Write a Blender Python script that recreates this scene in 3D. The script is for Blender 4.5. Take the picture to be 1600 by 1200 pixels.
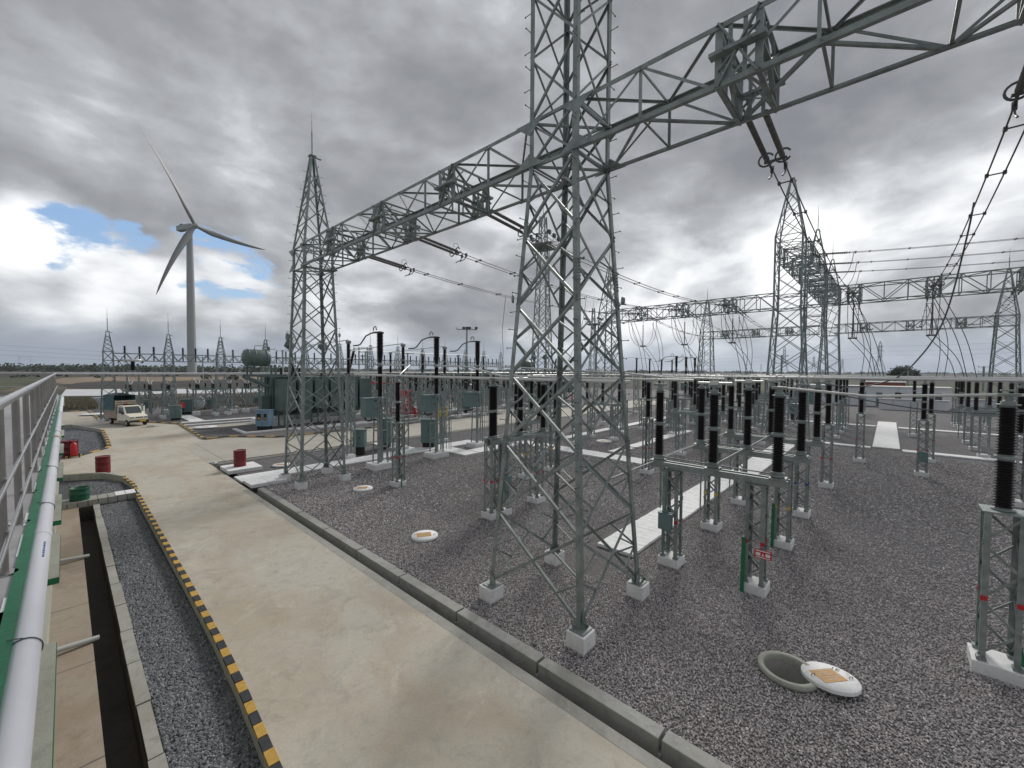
import bpy, bmesh, math, random
from mathutils import Vector, Matrix
R = math.radians
random.seed(7)
for o in list(bpy.data.objects): bpy.data.objects.remove(o)
scn = bpy.context.scene
COL = scn.collection

# ---------------------------------------------------------------- camera
H = 5.5
YAW, PITCH, ROLL = R(47.5), R(1.87), R(0.39)
cam_d = bpy.data.cameras.new('camera'); cam = bpy.data.objects.new('camera', cam_d); COL.objects.link(cam)
cam_d.sensor_width = 36; cam_d.lens = 642 / 1600 * 36; cam_d.clip_start = 0.05; cam_d.clip_end = 20000
fw = Vector((math.sin(YAW) * math.cos(PITCH), math.cos(YAW) * math.cos(PITCH), -math.sin(PITCH)))
r0 = fw.cross(Vector((0, 0, 1))).normalized(); u0 = r0.cross(fw)
rt = r0 * math.cos(ROLL) + u0 * math.sin(ROLL); up = u0 * math.cos(ROLL) - r0 * math.sin(ROLL)
M = Matrix(((rt.x, up.x, -fw.x, 0), (rt.y, up.y, -fw.y, 0), (rt.z, up.z, -fw.z, H), (0, 0, 0, 1)))
cam.matrix_world = M
scn.camera = cam
scn.view_settings.view_transform = 'Standard'; scn.view_settings.look = 'None'
scn.view_settings.exposure = 0.72; scn.view_settings.gamma = 1.0
try: scn.view_settings.use_curve_mapping = False
except Exception: pass
def ray(px, py):
    return (fw * 642 + rt * (px - 800) - up * (py - 600)).normalized()

# ---------------------------------------------------------------- sun + sky
SUN_EL, SUN_AZ = R(38), R(72)          # azimuth from +Y towards +X
sd = bpy.data.lights.new('sun', 'SUN'); sun = bpy.data.objects.new('sun', sd); COL.objects.link(sun)
sd.energy = 1.5; sd.angle = R(16); sd.color = (1.0, 0.96, 0.9)
sdir = Vector((math.sin(SUN_AZ) * math.cos(SUN_EL), math.cos(SUN_AZ) * math.cos(SUN_EL), math.sin(SUN_EL)))
sun.rotation_euler = sdir.to_track_quat('Z', 'Y').to_euler()

class NT:
    """tiny node-graph helper"""
    def __init__(s, tree): s.t = tree; s.n = tree.nodes; s.l = tree.links
    def node(s, typ, **kw):
        n = s.n.new(typ)
        for k, v in kw.items(): setattr(n, k, v)
        return n
    def put(s, sock, val):
        if isinstance(val, bpy.types.NodeSocket): s.l.new(val, sock)
        elif isinstance(val, (tuple, list)) and sock.type == 'RGBA' and len(val) == 3: sock.default_value = (*val, 1)
        else: sock.default_value = val
    def math(s, op, a, b=0.0, c=None, clamp=False):
        n = s.node('ShaderNodeMath', operation=op); n.use_clamp = clamp
        s.put(n.inputs[0], a); s.put(n.inputs[1], b)
        if c is not None: s.put(n.inputs[2], c)
        return n.outputs[0]
    def vmath(s, op, a, b=(0, 0, 0)):
        n = s.node('ShaderNodeVectorMath', operation=op); s.put(n.inputs[0], a); s.put(n.inputs[1], b)
        return n.outputs['Value'] if op in ('DOT_PRODUCT', 'LENGTH') else n.outputs['Vector']
    def scale(s, a, f):
        n = s.node('ShaderNodeVectorMath', operation='SCALE'); s.put(n.inputs[0], a); s.put(n.inputs[3], f); return n.outputs[0]
    def mix(s, f, a, b, mode='MIX'):
        n = s.node('ShaderNodeMix', data_type='RGBA', blend_type=mode)
        s.put(n.inputs[0], f); s.put(n.inputs[6], a); s.put(n.inputs[7], b); return n.outputs[2]
    def noise(s, vec, scale, detail=5, rough=.55, dist=0.0, dim='3D'):
        n = s.node('ShaderNodeTexNoise', noise_dimensions=dim)
        s.put(n.inputs['Vector'], vec); n.inputs['Scale'].default_value = scale
        n.inputs['Detail'].default_value = detail; n.inputs['Roughness'].default_value = rough
        n.inputs['Distortion'].default_value = dist
        return n.outputs['Fac']
    def ramp(s, f, a, b, c0=0.0, c1=1.0, smooth=True):
        n = s.node('ShaderNodeMapRange', interpolation_type='SMOOTHSTEP' if smooth else 'LINEAR')
        s.put(n.inputs[0], f); s.put(n.inputs[1], a); s.put(n.inputs[2], b); s.put(n.inputs[3], c0); s.put(n.inputs[4], c1)
        return n.outputs[0]
    def cramp(s, f, stops):
        n = s.node('ShaderNodeValToRGB'); s.put(n.inputs[0], f)
        e = n.color_ramp.elements
        while len(e) > 1: e.remove(e[-1])
        e[0].position = stops[0][0]; e[0].color = (*stops[0][1], 1)
        for p, c in stops[1:]:
            q = e.new(p); q.color = (*c, 1)
        return n.outputs[0]

world = bpy.data.worlds.new('World'); scn.world = world; world.use_nodes = True
wt = world.node_tree; wt.nodes.clear(); W = NT(wt)
out = W.node('ShaderNodeOutputWorld'); bg = W.node('ShaderNodeBackground'); bg.inputs[1].default_value = 0.1
wt.links.new(bg.outputs[0], out.inputs[0])
sky = W.node('ShaderNodeTexSky', sky_type='NISHITA'); sky.sun_disc = False
sky.sun_elevation = SUN_EL; sky.sun_rotation = SUN_AZ; sky.air_density = 1.3; sky.dust_density = 0.6
tc = W.node('ShaderNodeTexCoord'); D = tc.outputs['Generated']
sep = W.node('ShaderNodeSeparateXYZ'); W.put(sep.inputs[0], D)
dz = W.math('MAXIMUM', sep.outputs[2], 0.0)
den = W.math('ADD', dz, 0.30)
comb = W.node('ShaderNodeCombineXYZ')
W.put(comb.inputs[0], W.math('DIVIDE', sep.outputs[0], den)); W.put(comb.inputs[1], W.math('DIVIDE', sep.outputs[1], den))
W.put(comb.inputs[2], W.math('MULTIPLY', dz, 1.5))
P = comb.outputs[0]
def blob(px, py, rad, soft=0.6):
    """soft spot of cloud structure round the direction of one part of the sky"""
    d = ray(px, py)
    dp = W.vmath('DOT_PRODUCT', D, tuple(d))
    c1 = math.cos(R(rad)); c0 = math.cos(R(rad * soft))
    return W.ramp(dp, c1, c0)
warp = W.node('ShaderNodeTexNoise'); W.put(warp.inputs['Vector'], P); warp.inputs['Scale'].default_value = 0.8; warp.inputs['Detail'].default_value = 3
Pw = W.vmath('ADD', P, W.scale(W.vmath('SUBTRACT', warp.outputs['Color'], (.5, .5, .5)), .7))
n1 = W.noise(Pw, 0.95, 9, .54)
D2 = W.vmath('ADD', W.vmath('MULTIPLY', D, (1.0, 1.0, 1.9)), W.scale(W.vmath('SUBTRACT', warp.outputs['Color'], (.5, .5, .5)), .25))
n2 = W.noise(W.vmath('ADD', D2, (7.3, 2.1, 4.0)), 3.3, 8, .55)
n3 = W.noise(W.vmath('ADD', P, (1.7, 9.1, 0.0)), 0.45, 3, .5)
n4 = W.noise(W.vmath('ADD', D2, (2.3, 5.1, 1.0)), 15.0, 6, .6)
shift = (sdir.x * .045, sdir.y * .045, sdir.z * .06)
n1b = W.noise(W.vmath('ADD', D2, shift), 4.0, 7, .54); n1a = W.noise(D2, 4.0, 7, .54)
relief = W.math('MULTIPLY', W.math('SUBTRACT', n1a, n1b), 0.45)      # sides turned to the sun are lit, far sides are not
val = W.math('ADD', W.math('MULTIPLY', n1, 1.15), W.math('MULTIPLY', n2, 0.29))
val = W.math('ADD', val, W.math('MULTIPLY', n3, 0.20))
val = W.math('ADD', W.math('ADD', val, W.math('MULTIPLY', n4, 0.08)), relief)
SPOTS = [((1420, 330), 18, .07), ((1080, 430), 14, .13), ((1330, 480), 13, .14), ((700, 360), 16, .02), ((1000, 520), 14, .14),
         ((90, 430), 8, .40), ((330, 460), 8, .34), ((210, 445), 6, .25), ((20, 345), 6, .2), ((560, 480), 12, .10), ((980, 120), 14, .03),
         ((600, 180), 16, -.05), ((180, 160), 24, -.10), ((20, 60), 16, -.08), ((560, 330), 12, -.06), ((1230, 40), 16, -.05), ((1450, 120), 18, -.07), ((1140, 345), 8, -.12), ((1380, 395), 7, -.14), ((1250, 170), 9, -.05),
         ((760, 60), 14, -.02), ((100, 545), 13, -.16), ((250, 530), 12, -.12), ((1500, 545), 12, -.10), ((700, 560), 12, -.05)]
acc = W.math('ADD', val, .032)
for (p, r_, a) in SPOTS:
    acc = W.math('ADD', acc, W.math('MULTIPLY', blob(*p, r_, .1), a))
cl = W.cramp(W.math('SUBTRACT', acc, 0.4), [(0.0, (.95, 1.02, 1.15)), (0.30, (1.55, 1.62, 1.76)), (0.42, (2.15, 2.22, 2.36)), (0.52, (3.0, 3.1, 3.25)),
      (0.61, (4.5, 4.65, 4.85)), (0.72, (6.6, 6.7, 6.8)), (0.9, (8.0, 8.0, 7.9))])
# breaks of blue between the clouds, low in the west
gap_n = W.noise(W.vmath('ADD', Pw, (3.1, .4, .2)), 3.4, 9, .62)
gap = W.math('MAXIMUM', W.math('MAXIMUM', blob(120, 372, 5, .0), W.math('MULTIPLY', blob(205, 385, 4, .0), .9)), W.math('MULTIPLY', blob(355, 410, 8, .0), .75))
gap = W.ramp(W.math('ADD', W.math('MULTIPLY', gap, .60), W.math('MULTIPLY', gap_n, 1.7)), 1.24, 1.44)
blue = W.mix(0.6, sky.outputs[0], (1.15, 2.2, 4.3))
skyc = W.mix(gap, cl, blue)
# air near the horizon: even blue grey
hz_f = W.ramp(sep.outputs[2], 0.0, 0.10, 0.5, 0.0)
skyc = W.mix(hz_f, skyc, (2.8, 3.6, 4.9))
W.put(bg.inputs[0], skyc)

# ---------------------------------------------------------------- materials
def mat(name, col, rough=.6, metal=0.0, var=0.0, vscale=3.0, bump=0.0, bscale=30.0, spec=.5, dark=None, dscale=1.0, dlo=.55, dhi=.75):
    m = bpy.data.materials.new(name); m.use_nodes = True; t = m.node_tree; N = NT(t)
    b = t.nodes['Principled BSDF']; b.inputs['Roughness'].default_value = rough; b.inputs['Metallic'].default_value = metal
    b.inputs['Specular IOR Level'].default_value = spec
    tcn = N.node('ShaderNodeTexCoord'); V = tcn.outputs['Object']
    c = col
    if var:
        f = N.noise(V, vscale, 5, .6)
        c = N.mix(N.ramp(f, .3, .7), tuple(x * (1 - var) for x in col), tuple(min(1, x * (1 + var)) for x in col))
    if dark:
        f = N.noise(V, dscale, 6, .65, .3)
        c = N.mix(N.ramp(f, dlo, dhi), c, dark)
    N.put(b.inputs['Base Color'], c if not isinstance(c, tuple) else (*c, 1))
    if bump:
        bn = N.node('ShaderNodeBump'); bn.inputs['Strength'].default_value = bump; bn.inputs['Distance'].default_value = .01
        N.put(bn.inputs['Height'], N.noise(V, bscale, 4, .6)); N.put(b.inputs['Normal'], bn.outputs[0])
    return m
STEEL = mat('galvanized_steel', (.255, .292, .284), .52, .25, .2, 4, .25, 60, dark=(.155, .178, .173), dscale=1.3, dlo=.5, dhi=.75)
BLADE = mat('backlit_white_blade', (.16, .17, .165), .5, 0, .05, .05)  # white blades; the shade of being lit from behind is in this colour
STEELF = mat('galvanized_steel_far', (.25, .29, .285), .55, .2, .12, 2)
BOLT = mat('bolt_steel', (.12, .13, .13), .5, .5)
PORC = mat('brown_porcelain', (.010, .008, .008), .38, 0, .3, 4, spec=.25)
RUBBER = mat('grey_silicone', (.135, .132, .124), .6, 0, .2, 8)
ALU = mat('aluminium_tube', (.62, .63, .62), .38, .45, .08, 3)
WIRE = mat('conductor_wire', (.12, .125, .13), .55, .4)
WHITE = mat('white_painted_concrete', (.76, .77, .77), .75, 0, .07, 4, .4, 45, dark=(.42, .40, .36), dscale=4.5, dlo=.54, dhi=.80)
CABG = mat('cabinet_green_paint', (.13, .20, .20), .42, 0, .07, 2, dark=(.10, .15, .15), dscale=4)
CABB = mat('kiosk_blue_paint', (.20, .31, .40), .4, 0, .05, 2)
TRFG = mat('transformer_paint', (.10, .145, .132), .42, 0, .12, 1.2)
TRFD = mat('dark_green_steel', (.045, .06, .055), .5)  # even dark green-grey of breaker caps and turbine coolers
RED = mat('red_paint', (.155, .005, .011), .42, 0, .15, 6, dark=(.12, .01, .014), dscale=5)
REDB = mat('signal_red', (.55, .02, .03), .4)
GREENP = mat('green_paint', (.008, .15, .065), .45, 0, .15, 6, .3, 40, dark=(.02, .10, .06), dscale=7, dlo=.6, dhi=.7)
BLACK = mat('black_rubber', (.015, .015, .016), .7)
YEL = mat('yellow_paint', (.50, .30, .055), .6, 0, .12, 12, dark=(.30, .20, .07), dscale=15, dlo=.6, dhi=.75)
BLK = mat('black_paint', (.028, .03, .034), .65, 0, .3, 12, dark=(.13, .12, .11), dscale=15, dlo=.62, dhi=.75)
YSIGN = mat('sign_yellow', (.75, .55, .02), .5)
WSIGN = mat('sign_white', (.8, .8, .8), .5)
PLATE = mat('lid_label', (.50, .27, .07), .6, 0, .1, 20)
STAIND = mat('brownish_steel_post', (.30, .285, .27), .4, .7, .12, 3)  # darker, browner steel than the handrail
STAIN = mat('stainless_steel', (.50, .49, .48), .26, .95, .05, 3)
PVC = mat('white_pvc', (.66, .67, .72), .35, 0, .04, 2, dark=(.55, .58, .60), dscale=2.5, dlo=.6, dhi=.8)
GREYP = mat('grey_pvc', (.42, .43, .42), .5)
TARP = mat('teal_tarpaulin', (.035, .12, .13), .6, 0, .25, 3, .4, 8)
TARPD = mat('dark_tarpaulin', (.02, .03, .04), .6, 0, .2, 3)
CREAM = mat('cream_car_paint', (.80, .77, .64), .35)
WOOD = mat('cargo_slats', (.50, .42, .34), .7, 0, .2, 6)
GLASSD = mat('dark_glass', (.03, .045, .05), .12, 0, spec=.8)
CHROME = mat('chrome', (.6, .6, .6), .2, .9)
WALLW = mat('white_wall_paint', (.68, .70, .73), .75, 0, .05, .6, dark=(.5, .52, .55), dscale=.8)
ROOFR = mat('rusty_roof', (.25, .07, .045), .7, 0, .2, 1)
TURB = mat('turbine_white', (.36, .38, .375), .5, 0, .04, .05)
SKIN = mat('skin', (.25, .14, .09), .6)
CLOTH1 = mat('red_vest_cloth', (.65, .04, .06), .8)
CLOTH2 = mat('blue_cloth', (.06, .10, .22), .8)
CLOTH3 = mat('pink_cloth', (.60, .10, .16), .8)
CLOTH4 = mat('lime_cloth', (.50, .55, .10), .8)
DARKC = mat('dark_trousers', (.02, .022, .03), .8)
LEAF = mat('leaf_green', (.030, .055, .022), .75, 0, .45, .6)
BARK = mat('bark', (.06, .045, .035), .9)
LAMPG = mat('lamp_housing', (.05, .055, .06), .5)
BLUEP = mat('phase_blue', (.03, .09, .35), .5)
YELP = mat('phase_yellow', (.65, .42, .03), .5)

def concrete(name, base, stain, grime, sc=1.0, joints=None, rough=.8, crack=True, edge=None):
    m = bpy.data.materials.new(name); m.use_nodes = True; t = m.node_tree; N = NT(t); b = t.nodes['Principled BSDF']
    g = N.node('ShaderNodeNewGeometry'); V = g.outputs['Position']
    st = N.vmath('MULTIPLY', V, (1.0, .55, 1.0))
    f1 = N.noise(st, .55 * sc, 7, .62, .4); f2 = N.noise(N.vmath('ADD', V, (4, 8, 2)), 1.7 * sc, 8, .68, .6)
    f3 = N.noise(V, 22 * sc, 4, .6); f4 = N.noise(N.vmath('ADD', V, (14, 3, 2)), .9 * sc, 8, .72, 1.2)
    c = N.mix(N.ramp(f1, .40, .66), base, stain)
    c = N.mix(N.ramp(f2, .50, .72, 0, .75), c, grime)
    c = N.mix(N.ramp(f4, .54, .70, 0, .4), c, tuple(min(1, x * 1.3 + .03) for x in base))
    c = N.mix(N.ramp(f3, .35, .75, 0, .22), c, tuple(x * .55 for x in base))
    f5 = N.noise(N.vmath('ADD', V, (3, 33, 1)), 4.2 * sc, 8, .75, .8); f6 = N.noise(N.vmath('ADD', V, (21, 3, 1)), 1.1 * sc, 9, .78, 1.6)
    c = N.mix(N.ramp(f5, .48, .66, 0, .40), c, tuple(x * .68 for x in base)); c = N.mix(N.ramp(f6, .54, .64, 0, .45), c, tuple(x * .72 for x in stain))
    sp = N.node('ShaderNodeTexVoronoi'); N.put(sp.inputs['Vector'], V); sp.inputs['Scale'].default_value = 9 * sc
    c = N.mix(N.ramp(sp.outputs['Distance'], .06, .10, .5, 0), c, tuple(x * .4 for x in base))
    if crack == 2:
        cv = N.node('ShaderNodeTexVoronoi', feature='DISTANCE_TO_EDGE'); wv = N.node('ShaderNodeTexNoise'); N.put(wv.inputs['Vector'], V); wv.inputs['Scale'].default_value = 2.5; wv.inputs['Detail'].default_value = 5
        N.put(cv.inputs['Vector'], N.vmath('ADD', V, N.scale(wv.outputs['Color'], .35))); cv.inputs['Scale'].default_value = .42 * sc
        mk_ = N.ramp(N.noise(N.vmath('ADD', V, (5, 5, 5)), .35, 3), .46, .56)
        c = N.mix(N.math('MULTIPLY', N.ramp(cv.outputs['Distance'], .002, .007, .7, 0), mk_), c, tuple(x * .35 for x in base))
        tyre = N.noise(N.vmath('MULTIPLY', V, (3.2, .12, 1)), 1.0, 6, .7)
        c = N.mix(N.ramp(tyre, .52, .68, 0, .30), c, tuple(x * .62 for x in base))
    if joints:
        s2 = N.node('ShaderNodeSeparateXYZ'); N.put(s2.inputs[0], V)
        for ax, per, off, w in joints:
            q = N.math('ABSOLUTE', N.math('SUBTRACT', N.math('FRACT', N.math('DIVIDE', N.math('ADD', s2.outputs[ax], off + 1000 * per), per)), .5))
            wob = N.math('MULTIPLY', N.noise(V, 3.0, 3), w / per)
            c = N.mix(N.ramp(N.math('ADD', q, wob), .5 - .2 * w / per, .5 + .35 * w / per, 0, .85, False), c, tuple(x * .28 for x in base))
    N.put(b.inputs['Base Color'], c)
    b.inputs['Roughness'].default_value = rough
    bn = N.node('ShaderNodeBump'); bn.inputs['Strength'].default_value = .5; bn.inputs['Distance'].default_value = .006
    N.put(bn.inputs['Height'], N.math('ADD', f3, N.math('MULTIPLY', f2, 2.0))); N.put(b.inputs['Normal'], bn.outputs[0])
    return m
ROADM = concrete('road_concrete', (.50, .468, .40), (.425, .365, .28), (.35, .33, .29), 1.0, joints=[(1, 24.0, 2.6, .03)])
ROADX = concrete('cross_road_concrete', (.44, .42, .365), (.39, .355, .30), (.33, .315, .29), .6, joints=[(0, 9.0, 2.6, .05)])
APRON = concrete('apron_concrete', (.33, .28, .22), (.27, .21, .155), (.22, .195, .17), 1.3, joints=[(1, 2.9, .4, .035)])
CONC = concrete('plain_concrete', (.36, .355, .325), (.30, .29, .255), (.21, .205, .19), 2.0)
CONCD = concrete('damp_concrete', (.36, .36, .34), (.30, .295, .265), (.20, .20, .185), 2.0)
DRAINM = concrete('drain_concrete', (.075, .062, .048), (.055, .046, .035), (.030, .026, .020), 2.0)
ROOFM = concrete('roof_screed', (.42, .42, .43), (.37, .36, .365), (.28, .275, .28), .7, joints=[(1, 3.4, 1.0, .03)])
LEDGE = concrete('ledge_concrete', (.42, .43, .37), (.36, .36, .31), (.30, .31, .27), 3.0)

def gravel(name, cols, sc=26.0, big=0.0):
    m = bpy.data.materials.new(name); m.use_nodes = True; t = m.node_tree; N = NT(t); b = t.nodes['Principled BSDF']
    g = N.node('ShaderNodeNewGeometry'); V = g.outputs['Position']
    v = N.node('ShaderNodeTexVoronoi'); N.put(v.inputs['Vector'], N.vmath('ADD', V, N.scale(N.vmath('SUBTRACT', N.node('ShaderNodeTexNoise').outputs['Color'], (.5, .5, .5)), .0)))
    v.inputs['Scale'].default_value = sc; v.inputs['Randomness'].default_value = 1
    v2 = N.node('ShaderNodeTexVoronoi', feature='DISTANCE_TO_EDGE'); N.put(v2.inputs['Vector'], V); v2.inputs['Scale'].default_value = sc
    v3 = N.node('ShaderNodeTexVoronoi'); N.put(v3.inputs['Vector'], N.vmath('ADD', V, (3.3, 1.1, .7))); v3.inputs['Scale'].default_value = sc * 2.3
    s = N.node('ShaderNodeSeparateXYZ'); N.put(s.inputs[0], v.outputs['Color'])
    c = N.cramp(s.outputs[0], [(0, cols[0]), (.35, cols[1]), (.7, cols[2]), (.93, cols[3]), (1, cols[4])])
    s3 = N.node('ShaderNodeSeparateXYZ'); N.put(s3.inputs[0], v3.outputs['Color'])
    c = N.mix(.35, c, N.cramp(s3.outputs[1], [(0, cols[0]), (.5, cols[1]), (1, cols[3])]))
    c = N.mix(N.ramp(v2.outputs['Distance'], .0, .12, .75, 0), c, tuple(x * .25 for x in cols[0]))
    patch = N.noise(V, .16, 5, .6, .8); c = N.mix(N.ramp(patch, .42, .66, 0, 1), c, N.mix(1.0, c, (.83, .92, 1.0), 'MULTIPLY'))
    p3 = N.noise(N.vmath('ADD', V, (11, 5, 0)), 9.0, 6, .85); c = N.mix(N.ramp(p3, .40, .60, 0, .85), c, N.mix(1.0, c, (.66, .66, .67), 'MULTIPLY'))
    p2 = N.noise(N.vmath('ADD', V, (31, 5, 0)), .9, 5, .65, .5); c = N.mix(N.ramp(p2, .35, .7, 0, .35), c, N.mix(1.0, c, (.62, .62, .64), 'MULTIPLY'))
    N.put(b.inputs['Base Color'], c); b.inputs['Roughness'].default_value = .85
    bn = N.node('ShaderNodeBump'); bn.inputs['Strength'].default_value = 1.0; bn.inputs['Distance'].default_value = .03
    hgt = N.math('ADD', N.math('MINIMUM', v2.outputs['Distance'], .35), N.math('MULTIPLY', s.outputs[1], .5))
    N.put(bn.inputs['Height'], hgt); N.put(b.inputs['Normal'], bn.outputs[0])
    return m
G1 = [(.120, .111, .111), (.185, .172, .172), (.236, .220, .221), (.298, .28, .278), (.38, .362, .356)]
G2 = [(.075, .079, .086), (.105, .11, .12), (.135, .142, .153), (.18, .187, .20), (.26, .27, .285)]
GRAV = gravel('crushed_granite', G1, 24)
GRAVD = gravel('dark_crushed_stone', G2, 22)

def stone_mat(name, cols):
    m = bpy.data.materials.new(name); m.use_nodes = True; t = m.node_tree; N = NT(t); b = t.nodes['Principled BSDF']
    oi = N.node('ShaderNodeObjectInfo'); c = N.cramp(oi.outputs['Random'], [(0, cols[0]), (.35, cols[1]), (.7, cols[2]), (.93, cols[3]), (1, cols[4])])
    N.put(b.inputs['Base Color'], c); b.inputs['Roughness'].default_value = .8
    return m
STN1 = stone_mat('granite_stone', [(min(1, c[0] * 1.95), min(1, c[1] * 1.95), min(1, c[2] * 1.95)) for c in G1])
STN2 = stone_mat('dark_stone', [tuple(min(1, x * 1.45) for x in c) for c in G2])

def soil():
    m = bpy.data.materials.new('field_soil'); m.use_nodes = True; t = m.node_tree; N = NT(t); b = t.nodes['Principled BSDF']
    g = N.node('ShaderNodeNewGeometry'); V = g.outputs['Position']
    f1 = N.noise(V, .006, 6, .6, .5); f2 = N.noise(N.vmath('ADD', V, (90, 40, 0)), .016, 6, .65, .6); f3 = N.noise(V, .4, 5, .6)
    c = N.mix(N.ramp(f1, .42, .56), (.034, .027, .022), (.045, .050, .028))
    c = N.mix(N.ramp(f2, .56, .66), c, (.13, .10, .07))
    c = N.mix(N.ramp(f3, .4, .7, 0, .4), c, (.035, .045, .025))
    N.put(b.inputs['Base Color'], c); b.inputs['Roughness'].default_value = .95
    return m
SOIL = soil()
PALE = mat('pale_lining', (.55, .56, .57), .8, 0, .06, .3)
GRASS = mat('dry_grass', (.17, .15, .10), .9, 0, .4, 2)

# ---------------------------------------------------------------- mesh helpers
class MB:
    def __init__(s): s.v = []; s.f = []; s.m = []; s.s = []; s.mi = 0
    def add(s, vs, fs, smooth=False):
        o = len(s.v); s.v += [tuple(p) for p in vs]; s.f += [tuple(i + o for i in f) for f in fs]
        s.m += [s.mi] * len(fs); s.s += [smooth] * len(fs)
    def box(s, x0, x1, y0, y1, z0, z1):
        s.add([(x0, y0, z0), (x1, y0, z0), (x1, y1, z0), (x0, y1, z0), (x0, y0, z1), (x1, y0, z1), (x1, y1, z1), (x0, y1, z1)],
              [(0, 3, 2, 1), (4, 5, 6, 7), (0, 1, 5, 4), (1, 2, 6, 5), (2, 3, 7, 6), (3, 0, 4, 7)])
    def cbox(s, c, d): s.box(c[0] - d[0] / 2, c[0] + d[0] / 2, c[1] - d[1] / 2, c[1] + d[1] / 2, c[2] - d[2] / 2, c[2] + d[2] / 2)
    def bar(s, p, q, w, h=None, upv=None):
        h = h or w; p = Vector(p); q = Vector(q); d = (q - p).normalized()
        u = Vector(upv) if upv else (Vector((0, 0, 1)) if abs(d.z) < .95 else Vector((1, 0, 0)))
        a = d.cross(u).normalized() * w / 2; b = d.cross(a).normalized() * h / 2
        s.add([p - a - b, p + a - b, p + a + b, p - a + b, q - a - b, q + a - b, q + a + b, q - a + b],
              [(0, 3, 2, 1), (4, 5, 6, 7), (0, 1, 5, 4), (1, 2, 6, 5), (2, 3, 7, 6), (3, 0, 4, 7)])
    def ang(s, p, q, w, t, u, v):
        """angle iron from p to q, flanges of width w along u and v"""
        p = Vector(p); q = Vector(q); d = (q - p).normalized(); u = Vector(u); v = Vector(v)
        u = (u - d * u.dot(d)).normalized(); v = (v - d * v.dot(d)).normalized()
        prof = [(0, 0), (w, 0), (w, t), (t, t), (t, w), (0, w)]
        vs = [p + u * a + v * b for a, b in prof] + [q + u * a + v * b for a, b in prof]
        fs = [(i, (i + 1) % 6, (i + 1) % 6 + 6, i + 6) for i in range(6)] + [(3, 2, 1, 0), (5, 4, 3, 0), (6, 7, 8, 9), (6, 9, 10, 11)]
        s.add(vs, fs)
    def cyl(s, p, q, r, n=12, r2=None, caps=True, smooth=True):
        r2 = r if r2 is None else r2; p = Vector(p); q = Vector(q); d = (q - p).normalized()
        u = Vector((0, 0, 1)) if abs(d.z) < .95 else Vector((1, 0, 0))
        a = d.cross(u).normalized(); b = d.cross(a)
        vs = []
        for c, rr in ((p, r), (q, r2)):
            for i in range(n):
                th = 2 * math.pi * i / n; vs.append(c + a * math.cos(th) * rr + b * math.sin(th) * rr)
        s.add(vs, [(i, (i + 1) % n, (i + 1) % n + n, i + n) for i in range(n)], smooth)
        if caps:
            s.add(vs[:n], [tuple(range(n - 1, -1, -1))]); s.add(vs[n:], [tuple(range(n))])
    def lathe(s, prof, n=16, o=(0, 0, 0), axis=(0, 0, 1), smooth=True, caps=True):
        o = Vector(o); d = Vector(axis).normalized()
        u = Vector((0, 0, 1)) if abs(d.z) < .95 else Vector((1, 0, 0))
        a = d.cross(u).normalized(); b = d.cross(a); vs = []
        for r, z in prof:
            for i in range(n):
                th = 2 * math.pi * i / n; vs.append(o + d * z + a * math.cos(th) * r + b * math.sin(th) * r)
        fs = []
        for k in range(len(prof) - 1):
            for i in range(n): fs.append((k * n + i, k * n + (i + 1) % n, (k + 1) * n + (i + 1) % n, (k + 1) * n + i))
        s.add(vs, fs, smooth)
        if not caps: return
        s.add(vs[:n], [tuple(range(n - 1, -1, -1))]); s.add(vs[-n:], [tuple(range(n))])
    def tube(s, pts, r, n=8, caps=True):
        pts = [Vector(p) for p in pts]; vs = []; prev = None
        for i, p in enumerate(pts):
            d = (pts[min(i + 1, len(pts) - 1)] - pts[max(i - 1, 0)]).normalized()
            if prev is None:
                u = Vector((0, 0, 1)) if abs(d.z) < .9 else Vector((1, 0, 0)); a = d.cross(u).normalized()
            else: a = (prev - d * prev.dot(d)).normalized()
            prev = a; b = d.cross(a)
            for k in range(n):
                th = 2 * math.pi * k / n; vs.append(p + a * math.cos(th) * r + b * math.sin(th) * r)
        fs = []
        for i in range(len(pts) - 1):
            for k in range(n): fs.append((i * n + k, i * n + (k + 1) % n, (i + 1) * n + (k + 1) % n, (i + 1) * n + k))
        s.add(vs, fs, True)
        if caps: s.add(vs[:n], [tuple(range(n - 1, -1, -1))]); s.add(vs[-n:], [tuple(range(n))])
    def prism(s, poly, z0, z1):
        n = len(poly)
        s.add([(x, y, z0) for x, y in poly] + [(x, y, z1) for x, y in poly],
              [tuple(range(n - 1, -1, -1)), tuple(range(n, 2 * n))] + [(i, (i + 1) % n, (i + 1) % n + n, i + n) for i in range(n)])
    def sheet(s, poly, z): s.add([(x, y, z) for x, y in poly], [tuple(range(len(poly)))])
    def torus(s, c, axis, R_, r, n=16, k=6, a0=0, a1=2 * math.pi):
        d = Vector(axis).normalized(); u = Vector((0, 0, 1)) if abs(d.z) < .95 else Vector((1, 0, 0))
        a = d.cross(u).normalized(); b = a.cross(d); c = Vector(c)
        s.tube([c + a * math.cos(a0 + (a1 - a0) * i / n) * R_ + b * math.sin(a0 + (a1 - a0) * i / n) * R_ for i in range(n + 1)], r, k, False)

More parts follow.
